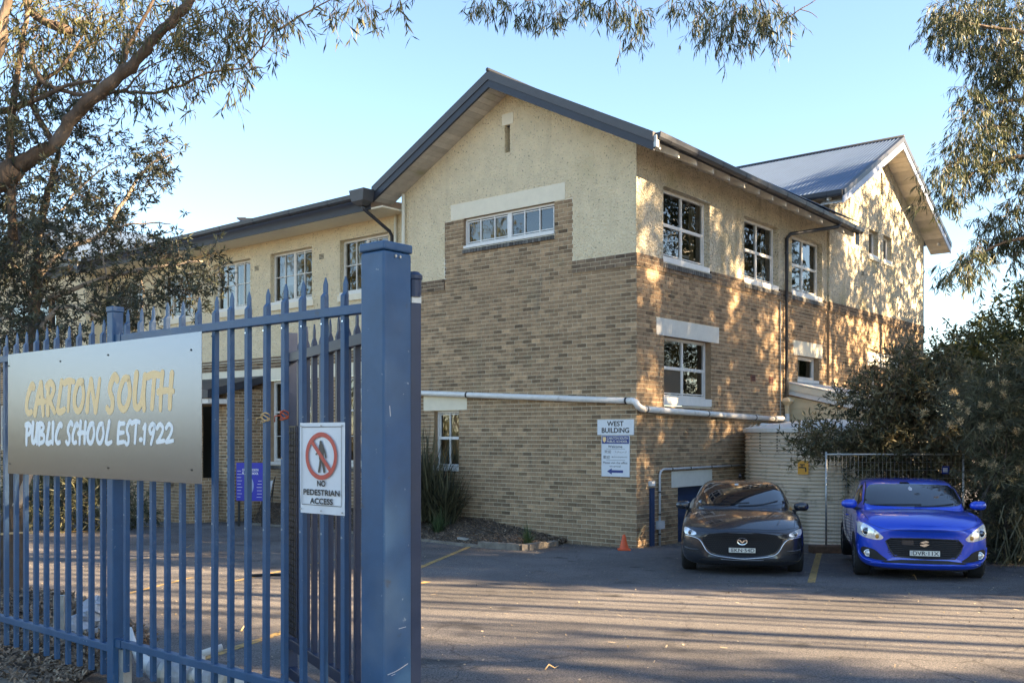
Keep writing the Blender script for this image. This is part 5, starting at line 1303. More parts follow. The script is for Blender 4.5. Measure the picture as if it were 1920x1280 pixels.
def plate(parent, y, x0, x1, z0, z1, text, sk):
    z0 += sk.dz; z1 += sk.dz
    g = MB(); g.box(x0, x1, y-.006, y, z0, z1); o = g.build('number_plate', m_plate, parent, world_coords=False)
    PP = Place((x0, y-.0075, z0), (1, 0, 0), (0, 0, 1), (0, -1, 0)); w, h = x1-x0, z1-z0
    put_text('plate_text', text, PP, m_ink, o, (w*.10, w*.96, h*.15, h*.88), bold=.0012, world_coords=False)
    put_text('plate_text', 'NSW', Place((x0+.008, y-.0075, z0+h*.12), (0, 0, 1), (-1, 0, 0), (0, -1, 0)), m_navy, o, (0, h*.76, -.016, -.002), world_coords=False)

def make_car(name, loc, rz, label, cat, L_, W_, lower, green, paint, hood_seam, ws, roofy, side_win, wheel_r, wheels, skirt):
    root = thing(name, loc, label, cat, rz=rz); root.scale = (1, 1, .965)
    def up(y, P): k = .075 if y < .7 else .055 if y < .95 else .02 if y < 1.3 else 0; zb = P[0][1]; return [(x, z+k*min(1, max(0, (z-zb-.03)/.25))) for x, z in P]
    lower = [(y, up(y, P), b) for y, P, b in lower]; green = [(y, [(x, z-.055*max(0, (z-1.0)/.42)) for x, z in P], b) for y, P, b in green]
    ws = [(x, z-.055*max(0, (z-1.0)/.42)+(.012 if z < 1.06 else 0)) for x, z in ws]; side_win = [[(a, z-.055*max(0, (z-1.0)/.42)) for a, z in P] for P in side_win]
    body = loft('body', lower, paint, root); cab = loft('cabin', green, paint, root)
    tb, tc_ = bvh_of(body), bvh_of(cab)
    fr = Skin([tb], dz=.075); fc = Skin([tc_]); allf = Skin([tb, tc_])
    patch('windscreen', fc, ws, .006, m_carglass, root, sm=1, step=.06)
    for s in (-1, 1):
        sk = Skin([tc_], 'side', s); 
        for poly in side_win: patch('side_window', sk, poly, .005, m_carglass, root, sm=1, step=.08)
        skb = Skin([tb], 'side', s)
        for wy in wheels:
            R_ = wheel_r+.045; pl = [(wy+R_*math.cos(a), wheel_r+R_*math.sin(a)) for a in [math.pi*k/16 for k in range(-1, 18)]]
            pl = [(a, max(b, skirt+.01)) for a, b in pl]
            patch('wheel_arch', skb, pl, .004, m_blackm, root, step=.06, edge=False)
            wheel(root, s*(W_/2-.02), wy, wheel_r, s)
        # door lines and handle
        strip('door_seam', skb, [(wheels[0]+.55, skirt+.05), (wheels[0]+.50, .55), (wheels[0]+.60, .88)], .003, .001, m_blackm, root)
        strip('door_seam', skb, [(wheels[0]+1.5, skirt+.05), (wheels[0]+1.52, .9)], .003, .001, m_blackm, root, sm=False)
        strip('door_handle', skb, [(wheels[0]+1.30, .80), (wheels[0]+1.46, .80)], .011, .012, paint, root, sm=False)
    g = MB(); g.box(-W_/2+.26, W_/2-.26, .40, L_-.3, .14, .30); g.build('underbody', m_blackm, root, world_coords=False)
    return root, body, cab, fr, fc

S_ = section
# ---- dark grey hatchback
lower = [(.00, S_(.48, .30, .52, .60, .34), .06), (.035, S_(.68, .21, .55, .645, .50), .12), (.10, S_(.82, .165, .585, .675, .64), .17), (.24, S_(.885, .155, .635, .73, .70), .15), (.45, S_(.897, .155, .70, .80, .71), .10), (.80, S_(.897, .17, .80, .885, .70), .03),
         (1.15, S_(.90, .17, .875, .955, .68), 0), (1.6, S_(.90, .17, .92, .985, .66), 0), (2.5, S_(.90, .17, .95, 1.0, .66), 0), (3.4, S_(.90, .18, .975, 1.02, .64), 0), (4.0, S_(.87, .20, .98, 1.01, .60), -.04), (4.32, S_(.78, .26, .93, .97, .55), -.1), (4.44, S_(.60, .36, .8, .86, .4), -.1)]
gs = ghouse
green = [(1.02, gs(.60, .93, .56, .95), .10), (1.15, gs(.70, .93, .63, 1.02), .12), (1.55, gs(.765, .93, .645, 1.22), .08), (1.95, gs(.785, .93, .60, 1.365), .04), (2.25, gs(.79, .94, .58, 1.405), .02), (2.7, gs(.79, .96, .57, 1.415), 0), (3.3, gs(.78, .98, .55, 1.385), 0), (3.85, gs(.74, .98, .52, 1.26), -.02), (4.15, gs(.68, .97, .50, 1.08), -.04)]
ws = [(-.70, 1.005), (0, .985), (.70, 1.005), (.66, 1.09), (.545, 1.335), (.40, 1.355), (0, 1.365), (-.40, 1.355), (-.545, 1.335), (-.66, 1.09)]
sw = [[(1.50, 1.0), (2.05, 1.30), (2.35, 1.34), (2.45, 1.0)], [(2.52, 1.0), (2.42, 1.34), (3.0, 1.33), (3.35, 1.22), (3.3, 1.02)]]
YG = 14.30; XG = 3.32; az = math.atan2(-.22, 1)
car1, body1, cab1, fr, fc = make_car('parked_car', (XG, YG, gz(XG, YG+1.0)-.0), az, 'dark grey five-door hatchback with a black grille, parked nearest the basement door', 'car', 4.46, 1.80, lower, green, m_grey, None, ws, None, sw, .315, (.92, 3.62), .18)
grille = [(-.52, .565), (-.30, .600), (.0, .612), (.30, .600), (.52, .565), (.585, .50), (.49, .33), (.36, .265), (.0, .235), (-.36, .265), (-.49, .33), (-.585, .50)]
gr = patch('grille', fr, grille, .004, m_dark, car1, sm=1)
g = MB(); n_ = 0
for r_ in range(11):
    z = .265+r_*.030
    for c_ in range(34):
        x = -.54+c_*.033+(r_ % 2)*.0165
        lim = .56-max(0, (.45-z))*1.0-max(0, z-.52)*1.2
        if abs(x) > lim-.02 or (abs(x) < .22 and .28 < z < .40): continue
        p = fr.pos(x, z, .010)
        if p is None: continue
        a = .010; g.poly([p+Vector((-a, 0, 0)), p+Vector((0, 0, -a*.7)), p+Vector((a, 0, 0)), p+Vector((0, 0, a*.7))]); n_ += 1
tag(g.build('grille_studs', m_blackm, gr, fix=False, world_coords=False), kind='stuff')
strip('grille_trim', fr, [(-.83, .53), (-.66, .505), (-.585, .45), (-.50, .31), (-.36, .245), (0, .215), (.36, .245), (.50, .31), (.585, .45), (.66, .505), (.83, .53)], .009, .012, m_chrome, car1)
for s in (-1, 1):
    hl = [(s*.845, .66), (s*.80, .655), (s*.72, .618), (s*.60, .585), (s*.49, .562), (s*.50, .530), (s*.62, .515), (s*.76, .515), (s*.85, .545), (s*.872, .60)]
    h_ = patch('headlight', fr, hl if s > 0 else hl, .006, m_lampd, car1, sm=1, step=.02)
    patch('headlight_lens', fr, [(s*.845, .645), (s*.79, .640), (s*.72, .608), (s*.655, .585), (s*.66, .545), (s*.76, .535), (s*.84, .56)], .009, m_lamp, h_, sm=1, step=.02)
    p = fr.pos(s*.735, .575, .014)
    if p:
        g = MB(); g.lathe([(.001, -.004), (.026, -.003), (.034, .0), (.036, .01)], (p.x, p.y, p.z), 18, axis='y'); g.build('projector', m_lampb, h_, smooth=True, world_coords=False)
        g = MB(); g.lathe([(.036, -.003), (.042, -.004), (.042, .008)], (p.x, p.y, p.z), 20, axis='y'); g.build('projector_ring', m_chrome, h_, smooth=True, world_coords=False)
    strip('bumper_crease', fr, [(s*.83, .345), (s*.74, .325), (s*.62, .33)], .010, .0, m_grey, car1)
    patch('bumper_slot', fr, [(s*.80, .322), (s*.84, .335), (s*.83, .315), (s*.72, .29), (s*.58, .285), (s*.70, .305)], .003, m_blackm, car1, step=.03)
patch('lower_intake', fr, [(-.62, .175), (-.46, .228), (-.2, .212), (.2, .212), (.46, .228), (.62, .175), (.50, .172), (-.50, .172)], .004, m_blackm, car1, step=.03)
strip('intake_bar', fr, [(-.30, .200), (0, .195), (.30, .200)], .005, .012, m_alloy, car1)
strip('bonnet_seam', fr, [(-.80, .668), (-.5, .640), (0, .655), (.5, .640), (.80, .668)], .0028, .0005, m_blackm, car1)
q = fr.pos(0, .35, 0); plate(car1, q.y-.022, -.19, .185, .305, .375, 'EKN·54D', fr)
q = fr.pos(0, .475, .012); g = MB()
for k in range(32):
    a, b = 2*math.pi*k/32, 2*math.pi*(k+1)/32; f = lambda w, sc: Vector((.074*sc*math.cos(w), -.01*sc, .055*sc*math.sin(w)))+q
    g.quad(f(a, 1), f(b, 1), f(b, .80), f(a, .80))
for s in (-1, 1):
    g.poly([q+Vector((s*x, -.012, z)) for x, z in ((.0, -.008), (.024, .018), (.062, .022), (.055, .008), (.035, .006), (.018, -.020), (.0, -.028))])
g.build('badge', m_chrome, car1, fix=False, world_coords=False)
for s in (-1, 1): mirror(car1, s*.80, 1.42, .985, s, m_grey)
patch('screen_sticker', fc, [(-.10, 1.29), (-.04, 1.29), (-.04, 1.312), (-.10, 1.312)], .010, m_plate, car1, edge=False)
strip('wiper', fc, [(-.62, 1.01), (-.2, 1.03), (.12, 1.045)], .006, .016, m_blackm, car1); strip('wiper', fc, [(-.05, 1.0), (.3, 1.02), (.55, 1.07)], .006, .016, m_blackm, car1)
g = MB(); g.tube([(0, 3.5, 1.37), (0, 3.56, 1.43)], [.03, .006], 8); g.build('roof_aerial', m_blackm, car1, world_coords=False)
for s in (-1, 1): strip('bonnet_crease', Skin([bvh_of(body1)], 'top'), [(s*.50, .28), (s*.60, .7), (s*.62, 1.1)], .012, -.008, m_grey, car1)

patch('front_splitter', Skin([bvh_of(body1)]), [(-.78, .175), (-.5, .20), (.5, .20), (.78, .175), (.70, .168), (-.70, .168)], .003, m_blackm, car1, step=.04)
for s in (-1, 1): strip('bumper_seam', Skin([bvh_of(body1)], 'side', s), [(.30, .66), (.36, .55), (.48, .48)], .003, .001, m_blackm, car1)
# ---- bright blue hatchback
lower = [(.00, S_(.50, .28, .60, .70, .36), .05), (.03, S_(.68, .21, .66, .755, .54), .10), (.09, S_(.80, .18, .71, .80, .64), .15), (.22, S_(.855, .17, .76, .86, .69), .14), (.42, S_(.866, .17, .81, .90, .70), .09), (.75, S_(.865, .18, .87, .95, .70), .03),
         (1.02, S_(.868, .18, .915, .985, .68), 0), (1.5, S_(.868, .18, .94, 1.0, .66), 0), (2.3, S_(.868, .19, .955, 1.02, .66), 0), (3.0, S_(.875, .2, .98, 1.03, .64), 0), (3.55, S_(.84, .22, .97, 1.02, .6), -.05), (3.78, S_(.75, .28, .9, .96, .5), -.08), (3.84, S_(.58, .36, .8, .86, .4), -.08)]
green = [(.92, gs(.62, .95, .58, .975), .10), (1.05, gs(.71, .95, .66, 1.06), .11), (1.35, gs(.765, .95, .665, 1.24), .08), (1.68, gs(.785, .95, .645, 1.40), .05), (1.95, gs(.79, .96, .635, 1.445), .03), (2.4, gs(.79, .97, .625, 1.46), 0), (3.0, gs(.78, .98, .61, 1.44), 0), (3.45, gs(.74, .98, .59, 1.33), -.02), (3.70, gs(.69, .97, .56, 1.10), -.04)]
ws = [(-.695, 1.02), (0, 1.005), (.695, 1.02), (.66, 1.12), (.60, 1.355), (.45, 1.375), (0, 1.385), (-.45, 1.375), (-.60, 1.355), (-.66, 1.12)]
sw = [[(1.22, 1.02), (1.70, 1.33), (2.0, 1.37), (2.10, 1.02)], [(2.17, 1.02), (2.10, 1.37), (2.75, 1.37), (3.05, 1.28), (3.0, 1.04)]]
XB, YB = 5.64, 13.55; az = math.atan2(-.26, 1)
car2, body2, cab2, fr, fc = make_car('parked_car', (XB, YB, gz(XB, YB+.9)+.0), az, 'bright blue small hatchback with round fog lamps, parked beside the shrubs', 'car', 3.84, 1.735, lower, green, m_cblue, None, ws, None, sw, .305, (.80, 3.24), .19)
dark = [(-.495, .515), (-.43, .555), (.0, .563), (.43, .550), (.495, .475), (.46, .385), (.39, .285), (.0, .275), (-.38, .300), (-.45, .40)]
gr = patch('grille', fr, dark, .004, m_dark, car2, sm=1)
for k in range(9):
    z = .305+k*.027; lim = .40+(.07 if z > .36 else (z-.28)*.9) - max(0, z-.50)*1.0
    strip('grille_slat', fr, [(-lim, z), (0, z-.002), (lim, z)], .0055, .012, m_lampd, gr, step=.08)
strip('grille_trim', fr, dark+[dark[0]], .010, .010, m_lampd, car2, sm=False)
q = fr.pos(0, .49, .020); g = MB()
S1_ = [(.058, .030), (.015, .045), (-.062, .016), (.016, -.006), (-.055, -.012), (-.060, -.024), (.0, -.045), (.062, -.012), (-.012, .010), (.045, .016)]
g.prism([q+Vector((x, -.004, z)) for x, z in S1_], (0, -.006, 0)); g.build('badge', m_chrome, car2, world_coords=False)
q = fr.pos(0, .36, 0); plate(car2, q.y-.026, -.19, .195, .318, .392, 'DVR·11X', fr)
patch('grille_sensor', fr, [(-.29, .47), (-.14, .47), (-.14, .535), (-.29, .535)], .016, m_lampd, gr, step=.04)
for s in (-1, 1):
    hl = [(s*.835, .765), (s*.75, .745), (s*.64, .68), (s*.56, .605), (s*.515, .555), (s*.575, .520), (s*.70, .535), (s*.80, .56), (s*.86, .62), (s*.875, .70)]
    h_ = patch('headlight', fr, hl, .006, m_lamp, car2, sm=1, step=.02)
    p = fr.pos(s*.735, .635, .012)
    if p:
        g = MB(); g.lathe([(.001, -.012), (.03, -.008), (.048, .004)], (p.x, p.y, p.z), 20, axis='y'); g.build('projector', m_lampb, h_, smooth=True, world_coords=False)
        g = MB(); g.lathe([(.048, .0), (.060, -.006), (.066, .012)], (p.x, p.y, p.z), 22, axis='y'); g.build('projector_ring', m_chrome, h_, smooth=True, world_coords=False)
    p = fr.pos(s*.60, .575, .010)
    if p: g = MB(); g.lathe([(.001, -.004), (.026, -.002), (.032, .004)], (p.x, p.y, p.z), 14, axis='y'); g.build('indicator', M('amber_lens', (.55, .28, .06), .2), h_, smooth=True, world_coords=False)
    pod = [(s*.80, .415), (s*.70, .405), (s*.62, .375), (s*.56, .31), (s*.45, .235), (s*.60, .235), (s*.74, .265), (s*.81, .33)]
    pd = patch('fog_lamp_pod', fr, pod, .005, m_blackm, car2, sm=1, step=.03)
    p = fr.pos(s*.715, .325, .012)
    if p:
        g = MB(); g.lathe([(.001, -.01), (.028, -.007), (.038, .0)], (p.x, p.y, p.z), 20, axis='y'); g.build('fog_lamp', m_lamp, pd, smooth=True, world_coords=False)
        g = MB(); g.lathe([(.040, .0), (.052, -.005), (.058, .008)], (p.x, p.y, p.z), 20, axis='y'); g.build('fog_lamp_ring', m_chrome, pd, smooth=True, world_coords=False)
    strip('bumper_crease', fr, [(s*.835, .43), (s*.82, .30), (s*.74, .225), (s*.55, .20)], .012, .0, m_cblue, car2)
patch('lower_intake', fr, [(-.56, .225), (-.30, .255), (.0, .258), (.30, .255), (.56, .225), (.50, .205), (-.50, .205)], .004, m_blackm, car2, step=.03)
strip('bumper_lip', fr, [(-.70, .19), (-.4, .19), (0, .187), (.4, .19), (.70, .19)], .010, .006, m_cblue, car2)
strip('bonnet_seam', fr, [(-.80, .785), (-.52, .690), (-.3, .672), (0, .665), (.3, .672), (.52, .690), (.80, .785)], .0028, .0005, m_blackm, car2)
for s in (-1, 1): mirror(car2, s*.785, 1.22, 1.04, s, m_cblue)
strip('wiper', fc, [(-.60, 1.03), (-.2, 1.045), (.10, 1.05)], .006, .016, m_blackm, car2); strip('wiper', fc, [(.0, 1.02), (.3, 1.035), (.55, 1.06)], .006, .016, m_blackm, car2)
patch('mirror_mount', fc, [(-.13, 1.335), (.02, 1.335), (.0, 1.355), (-.11, 1.355)], .009, m_lampb, car2, edge=False); patch('screen_charm', fc, [(-.02, 1.24), (.02, 1.24), (.03, 1.27), (0, 1.30), (-.03, 1.27)], .009, m_bag, car2, edge=False, step=.02)
for s in (-1, 1):
    strip('screen_pillar', fc, [(s*.685, 1.03), (s*.65, 1.16), (s*.60, 1.345)], .010, .006, m_blackm, car2, sm=False)

for s in (-1, 1):
    strip('bumper_seam', Skin([bvh_of(body2)], 'side', s), [(.30, .70), (.34, .58), (.44, .50)], .003, .001, m_blackm, car2)
    strip('bonnet_seam', Skin([bvh_of(body2)], 'top'), [(s*.70, .30), (s*.745, .6), (s*.75, 1.0)], .003, .0005, m_blackm, car2)
    strip('bonnet_seam', Skin([bvh_of(body1)], 'top'), [(s*.74, .36), (s*.775, .7), (s*.77, 1.1)], .003, .0005, m_blackm, car1)

# ================================================================== TREES AND PLANTS
def unit(v): return v/np.maximum(np.linalg.norm(v, axis=-1, keepdims=True), 1e-9)
def leaf_polys(P, Dr, Ln, Wd, curve=.12):
    """kite-shaped leaves at P along Dr"""
    n = len(P); side = unit(np.cross(Dr, unit(rng.normal(size=(n, 3))))); up = np.cross(side, Dr)
    Ln = Ln[:, None]; Wd = Wd[:, None]; c = curve*Ln*rng.uniform(-1, 1, (n, 1))
    mid = P+Dr*Ln*.45+up*c*.6
    return np.stack([P, mid+side*Wd*.5, P+Dr*Ln+up*c*.2, mid-side*Wd*.5], 1)
def foliage(clumps, ntw, nl, L, W, droop, mat, parent, twl=.35, bark=None, name='foliage', spread=.9, rosette=False, tone=(0., 1.), curve=.12, flat=None):
    """clumps: (centre, radius_xyz, weight)"""
    PP, DD, TT, tw0, tw1 = [], [], [], [], []
    for c, r, w in clumps:
        k = max(1, int(ntw*w)); d0 = unit(rng.normal(size=(k, 3))); o = np.array(c)+d0*np.array(r)*rng.uniform(.0, 1, (k, 1))**.5
        d = unit(d0*.6+rng.normal(size=(k, 3))*.55+np.array([0, 0, -droop])); l = twl*rng.uniform(.6, 1.2, (k, 1)); e = o+d*l
        tw0.append(o); tw1.append(e); base_t = rng.uniform(tone[0], tone[1], (k, 1))
        if rosette: s = rng.uniform(.82, 1.0, (k, nl, 1))
        else: s = rng.uniform(.1, 1.0, (k, nl, 1))
        P = o[:, None]+(e-o)[:, None]*s
        ld = unit(d[:, None]*(.55 if not rosette else .35)+rng.normal(size=(k, nl, 3))*spread*.6+np.array([0, 0, -droop*.9]))
        PP.append(P.reshape(-1, 3)); DD.append(ld.reshape(-1, 3)); TT.append(np.clip(base_t+rng.normal(0, .18, (k, nl)), 0, 1).reshape(-1))
    P = np.concatenate(PP); d = np.concatenate(DD); T = np.concatenate(TT); n = len(P)
    V = leaf_polys(P, d, L*rng.uniform(.6, 1.2, n), W*rng.uniform(.7, 1.25, n), curve)
    o = fill_array(name, V, T, mat, parent, 'stuff')
    if bark:
        a = np.concatenate(tw0); b = np.concatenate(tw1); s = unit(np.cross(b-a, rng.normal(size=a.shape)))*.0035
        fill_array('twigs', np.stack([a-s, b-s*.4, b+s*.4, a+s], 1), np.ones(len(a)), bark, parent, 'stuff')
    return o
def limb(name, pts, rad, mat, parent, n=9, wob=.0):
    Q = []; R = []; P = [Vector(p) for p in pts]
    for i in range(len(P)-1):
        p0 = P[max(i-1, 0)]; p1 = P[i]; p2 = P[i+1]; p3 = P[min(i+2, len(P)-1)]
        for k in range(5):
            t = k/5; Q.append(.5*((2*p1)+(-p0+p2)*t+(2*p0-5*p1+4*p2-p3)*t*t+(-p0+3*p1-3*p2+p3)*t**3)+Vector(rng.normal(size=3))*wob); R.append((rad[i]*(1-t)+rad[i+1]*t)*(1+rng.normal()*.05))
    Q.append(P[-1]); R.append(rad[-1]); g = MB(); g.tube(Q, R, n); return g.build(name, mat, parent, smooth=True)
def pl(L_, Y, dy=0): return [pt(x, y, Y+dy*i) for i, (x, y) in enumerate(L_)]
def px(r, Y): return r/F*Y
def clump_px(lst, Y, yr=.5, flat=1.0):
    out = []
    for x, y, r in lst:
        YY = Y+rng.uniform(-yr, yr); rr = px(r, YY); out.append((pt(x, y, YY), (rr, rr*1.1, rr*flat), (r/40)**2))
    return out
def in_poly(x, y, P):
    c = False; j = len(P)-1
    for i in range(len(P)):
        if (P[i][1] > y) != (P[j][1] > y) and x < (P[j][0]-P[i][0])*(y-P[i][1])/(P[j][1]-P[i][1])+P[i][0]: c = not c
        j = i
    return c
def fill_px(P, n, r, Y, yr):
    out = []; xs = [p[0] for p in P]; ys = [p[1] for p in P]
    while len(out) < n:
        x, y = rng.uniform(min(xs), max(xs)), rng.uniform(min(ys), max(ys))
        if in_poly(x, y, P):
            YY = Y+rng.uniform(-yr, yr); rr = px(r*rng.uniform(.6, 1.3), YY); out.append((pt(x, y, YY), (rr, rr, rr*.8), 1.0))
    return out

# ---- big gum at the upper left
TA = thing('gum_tree', (-7.2, 9.0, gz(0, 9)), 'large gum tree leaning in from the upper left with a thick warm-brown limb', 'tree')
limb('trunk', [(-7.4, 9.2, gz(0, 9)-.1), (-7.1, 9.2, 1.0), (-6.4, 9.1, 2.4), pt(-200, 430, 9.0), pt(-60, 375, 9.0), pt(30, 312, 9.0)], [.34, .25, .19, .15, .12, .10], m_bark, TA, 12, .01)
limb('limb', pl([(30, 312), (100, 272), (140, 215), (200, 162), (255, 113), (300, 62), (350, 8), (400, -60)], 9.0, -.05), [.075, .062, .057, .054, .050, .045, .038, .026], m_bark, TA, 12, .008)
for P_, r in (([(-60, 180), (-10, 90), (5, 40), (20, -30)], .10), ([(130, 60), (55, 20), (45, -40)], .05), ([(25, 450), (20, 250), (45, 60), (60, -20)], .045), ([(225, 140), (240, 90), (300, -20)], .035),
              ([(185, 170), (235, 172), (290, 174), (340, 160), (400, 134), (450, 128), (490, 92), (515, 60)], .018), ([(235, 172), (270, 130), (330, 105)], .012),
              ([(240, 165), (300, 160), (360, 195)], .006), ([(340, 160), (355, 185), (366, 200)], .005), ([(490, 92), (500, 40), (470, -10)], .010), ([(100, 270), (60, 180), (120, 120), (160, 60)], .03),
              ([(0, 210), (60, 190), (130, 160), (190, 150)], .035), ([(60, 120), (90, 160), (180, 180), (240, 165)], .03), ([(515, 60), (600, 10), (700, -30)], .012)):
    limb('branch', pl(P_, 9.0+rng.uniform(-.3, .3)), [r*(1-.75*i/(len(P_)-1)) for i in range(len(P_))], m_bark, TA, 8, .004)
cl = clump_px([(40, 40, 70), (110, 30, 80), (190, 20, 80), (270, 15, 70), (340, 30, 50), (400, 20, 60), (455, 25, 45), (150, 90, 60), (60, 110, 60), (220, 70, 50), (100, 150, 45), (20, 170, 50), (310, 110, 38), (350, 130, 34), (390, 95, 45),
               (430, 75, 38), (420, 120, 30), (455, 130, 26), (440, 160, 18), (370, 70, 40), (530, 15, 32), (500, 8, 40), (545, 60, 14), (520, 70, 16), (600, 0, 26), (640, 12, 22), (670, 0, 28), (745, 2, 22), (790, -6, 20), (700, -15, 30),
               (250, 160, 30), (180, 130, 45), (330, 60, 40), (280, 150, 26), (366, 206, 5)], 9.0, .8)
foliage(cl, 19, 9, .115, .015, .75, m_gum, TA, .30, m_bark, curve=.2)
# ---- bushy grey-green tree behind the fence
TB = thing('bushy_tree', (gp(25, 1175).x, 9.3, gz(0, 9.3)), 'bushy grey-green tree with a dark rough trunk behind the sign end of the fence', 'tree')
limb('trunk', [pt(22, 1195, 9.3), pt(18, 1100, 9.3), pt(24, 1000, 9.3), pt(34, 900, 9.3), pt(50, 760, 9.3), pt(62, 650, 9.3), pt(68, 560, 9.4), pt(70, 460, 9.5), pt(90, 360, 9.6), pt(110, 280, 9.6)], [.17, .13, .115, .10, .075, .062, .05, .042, .03, .02], m_barkd, TB, 12, .010)
for P_, r in (([(62, 650), (85, 600), (120, 575), (150, 580), (190, 600)], .03), ([(66, 600), (40, 520), (10, 480), (-30, 460)], .03), ([(70, 520), (120, 470), (190, 440), (230, 380), (270, 320), (320, 290)], .03), ([(90, 560), (200, 520), (300, 500), (380, 490)], .028),
              ([(30, 950), (60, 880), (90, 800), (100, 720)], .04), ([(185, 440), (250, 420), (320, 420)], .014), ([(190, 470), (200, 520), (205, 590)], .012), ([(110, 400), (160, 340), (220, 300)], .015), ([(68, 640), (30, 600), (-20, 600)], .03), ([(260, 510), (270, 560), (250, 620)], .012), ([(300, 290), (325, 310)], .005)):
    limb('branch', pl(P_, 9.4+rng.uniform(-.3, .3)), [r*(1-.7*i/(len(P_)-1)) for i in range(len(P_))], m_barkp, TB, 8, .006)
cl = fill_px([(-60, 210), (60, 215), (130, 240), (200, 250), (260, 250), (330, 270), (345, 295), (300, 330), (285, 370), (330, 395), (340, 430), (260, 430), (100, 430), (-60, 430)], 66, 20, 9.4, .9)
cl += fill_px([(-60, 420), (340, 430), (390, 455), (400, 500), (385, 560), (330, 590), (200, 610), (100, 650), (-60, 680)], 105, 24, 9.2, .8)
cl += fill_px([(-60, 130), (230, 170), (160, 230), (-60, 300)], 18, 22, 9.2, .5)
cl += clump_px([(405, 470, 15), (395, 520, 15), (375, 540, 16), (325, 285, 14), (300, 275, 14), (340, 440, 14), (335, 395, 10), (345, 560, 18), (410, 500, 10)], 9.0, .2)
foliage(cl, 17, 9, .068, .015, .05, m_olive, TB, .15, m_barkd, rosette=True, spread=1.35)
# ---- gum foliage hanging over the top of the picture
TCn = thing('overhanging_gum', (9.5, 3.0, gz(0, 3)), 'gum tree overhead, only its narrow drooping leaf tips hanging into the top of the sky', 'tree')
limb('trunk', [(9.5, 3, -.2), (9.2, 3.2, 3), (8.6, 4, 6.5), (6.5, 6, 8.0), (4.0, 7.6, 7.2), (2.2, 8.0, 6.2), (.6, 8.0, 5.55), (-.6, 8.0, 5.35)], [.30, .24, .18, .10, .06, .035, .02, .008], m_barkp, TCn, 10, .01)
cl = clump_px([(900, -4, 22), (925, -2, 22), (960, 4, 24), (1000, 12, 26), (1035, 22, 20), (1045, 2, 24), (1085, -4, 24), (1120, 4, 24), (1150, 2, 26), (1180, 18, 26), (1200, 30, 22), (1180, 50, 16), (1165, 72, 8), (1195, 70, 12), (1030, 45, 8),
               (1275, 4, 22), (1310, 14, 30), (1345, 25, 34), (1390, 14, 36), (1430, 10, 34), (1340, 66, 20), (1375, 60, 24), (1420, 50, 28), (1455, 38, 22), (1465, 66, 14), (1320, 84, 8), (1355, 90, 10), (1395, 85, 9), (1300, 50, 15), (1470, 88, 5), (1480, 20, 16), (1425, 88, 6)], 8.0, .35)
foliage(cl, 40, 9, .095, .0095, 1.1, m_gumr, TCn, .16, m_bark, curve=.25, spread=.8)
limb('branch', [pt(1478, 34, 8), pt(1500, 18, 8), pt(1518, 8, 8), pt(1535, -4, 8)], [.006, .005, .004, .003], m_bark, TCn, 5)
limb('branch', [pt(1500, 18, 8), pt(1520, 24, 8), pt(1533, 34, 8)], [.004, .003, .002], m_bark, TCn, 5)
# ---- drooping gum at the right
TD = thing('drooping_gum', (8.9, 13.0, gz(0, 13)), 'drooping gum tree filling the upper right edge above the shrubs', 'tree')
limb('trunk', [(8.9, 13, gz(0, 13)-.1), (8.7, 13, 1.5), (8.4, 12.8, 4), (8.0, 12.6, 7.5), (7.6, 12.4, 9.5)], [.28, .22, .17, .10, .05], m_barkp, TD, 10, .01)
for P_, r in (([(2190, 420), (2000, 330), (1930, 295), (1890, 300), (1840, 315), (1800, 345)], .045), ([(2200, 520), (2020, 440), (1900, 450), (1830, 480), (1780, 520)], .035), ([(2160, 150), (1990, 80), (1850, 50), (1780, 40)], .04), ([(2180, 280), (2000, 200), (1880, 190), (1830, 230)], .035),
              ([(1815, 120), (1800, 140), (1785, 175)], .004), ([(1900, 300), (1870, 325), (1860, 330)], .006)):
    limb('branch', pl(P_, 12.2), [r*(1-.8*i/(len(P_)-1)) for i in range(len(P_))], m_bark, TD, 7, .008)
cl = clump_px([(1770, 30, 34), (1748, 50, 18), (1800, 20, 45), (1850, 25, 60), (1910, 30, 60), (1775, 78, 24), (1815, 75, 36), (1870, 90, 50), (1915, 110, 50), (1850, 130, 30), (1890, 160, 45), (1850, 190, 38), (1815, 175, 22), (1830, 225, 36), (1885, 230, 40), (1925, 220, 40),
               (1800, 260, 26), (1850, 275, 42), (1900, 285, 36), (1790, 300, 32), (1825, 310, 36), (1760, 320, 22), (1780, 350, 26), (1740, 340, 13), (1725, 365, 10), (1735, 385, 9), (1800, 370, 22), (1850, 325, 24), (1925, 330, 30), (1765, 372, 12), (1745, 395, 6),
               (1920, 370, 24), (1900, 400, 30), (1860, 415, 26), (1930, 430, 36), (1885, 440, 36), (1850, 455, 30), (1820, 470, 24), (1795, 495, 22), (1770, 505, 16), (1840, 500, 22), (1775, 530, 9), (1835, 535, 8), (1900, 475, 20), (1815, 515, 14), (1760, 520, 10)], 12.2, .8)
foliage(cl, 75, 10, .115, .013, 1.0, m_gumr, TD, .20, m_bark, curve=.2, spread=.8)
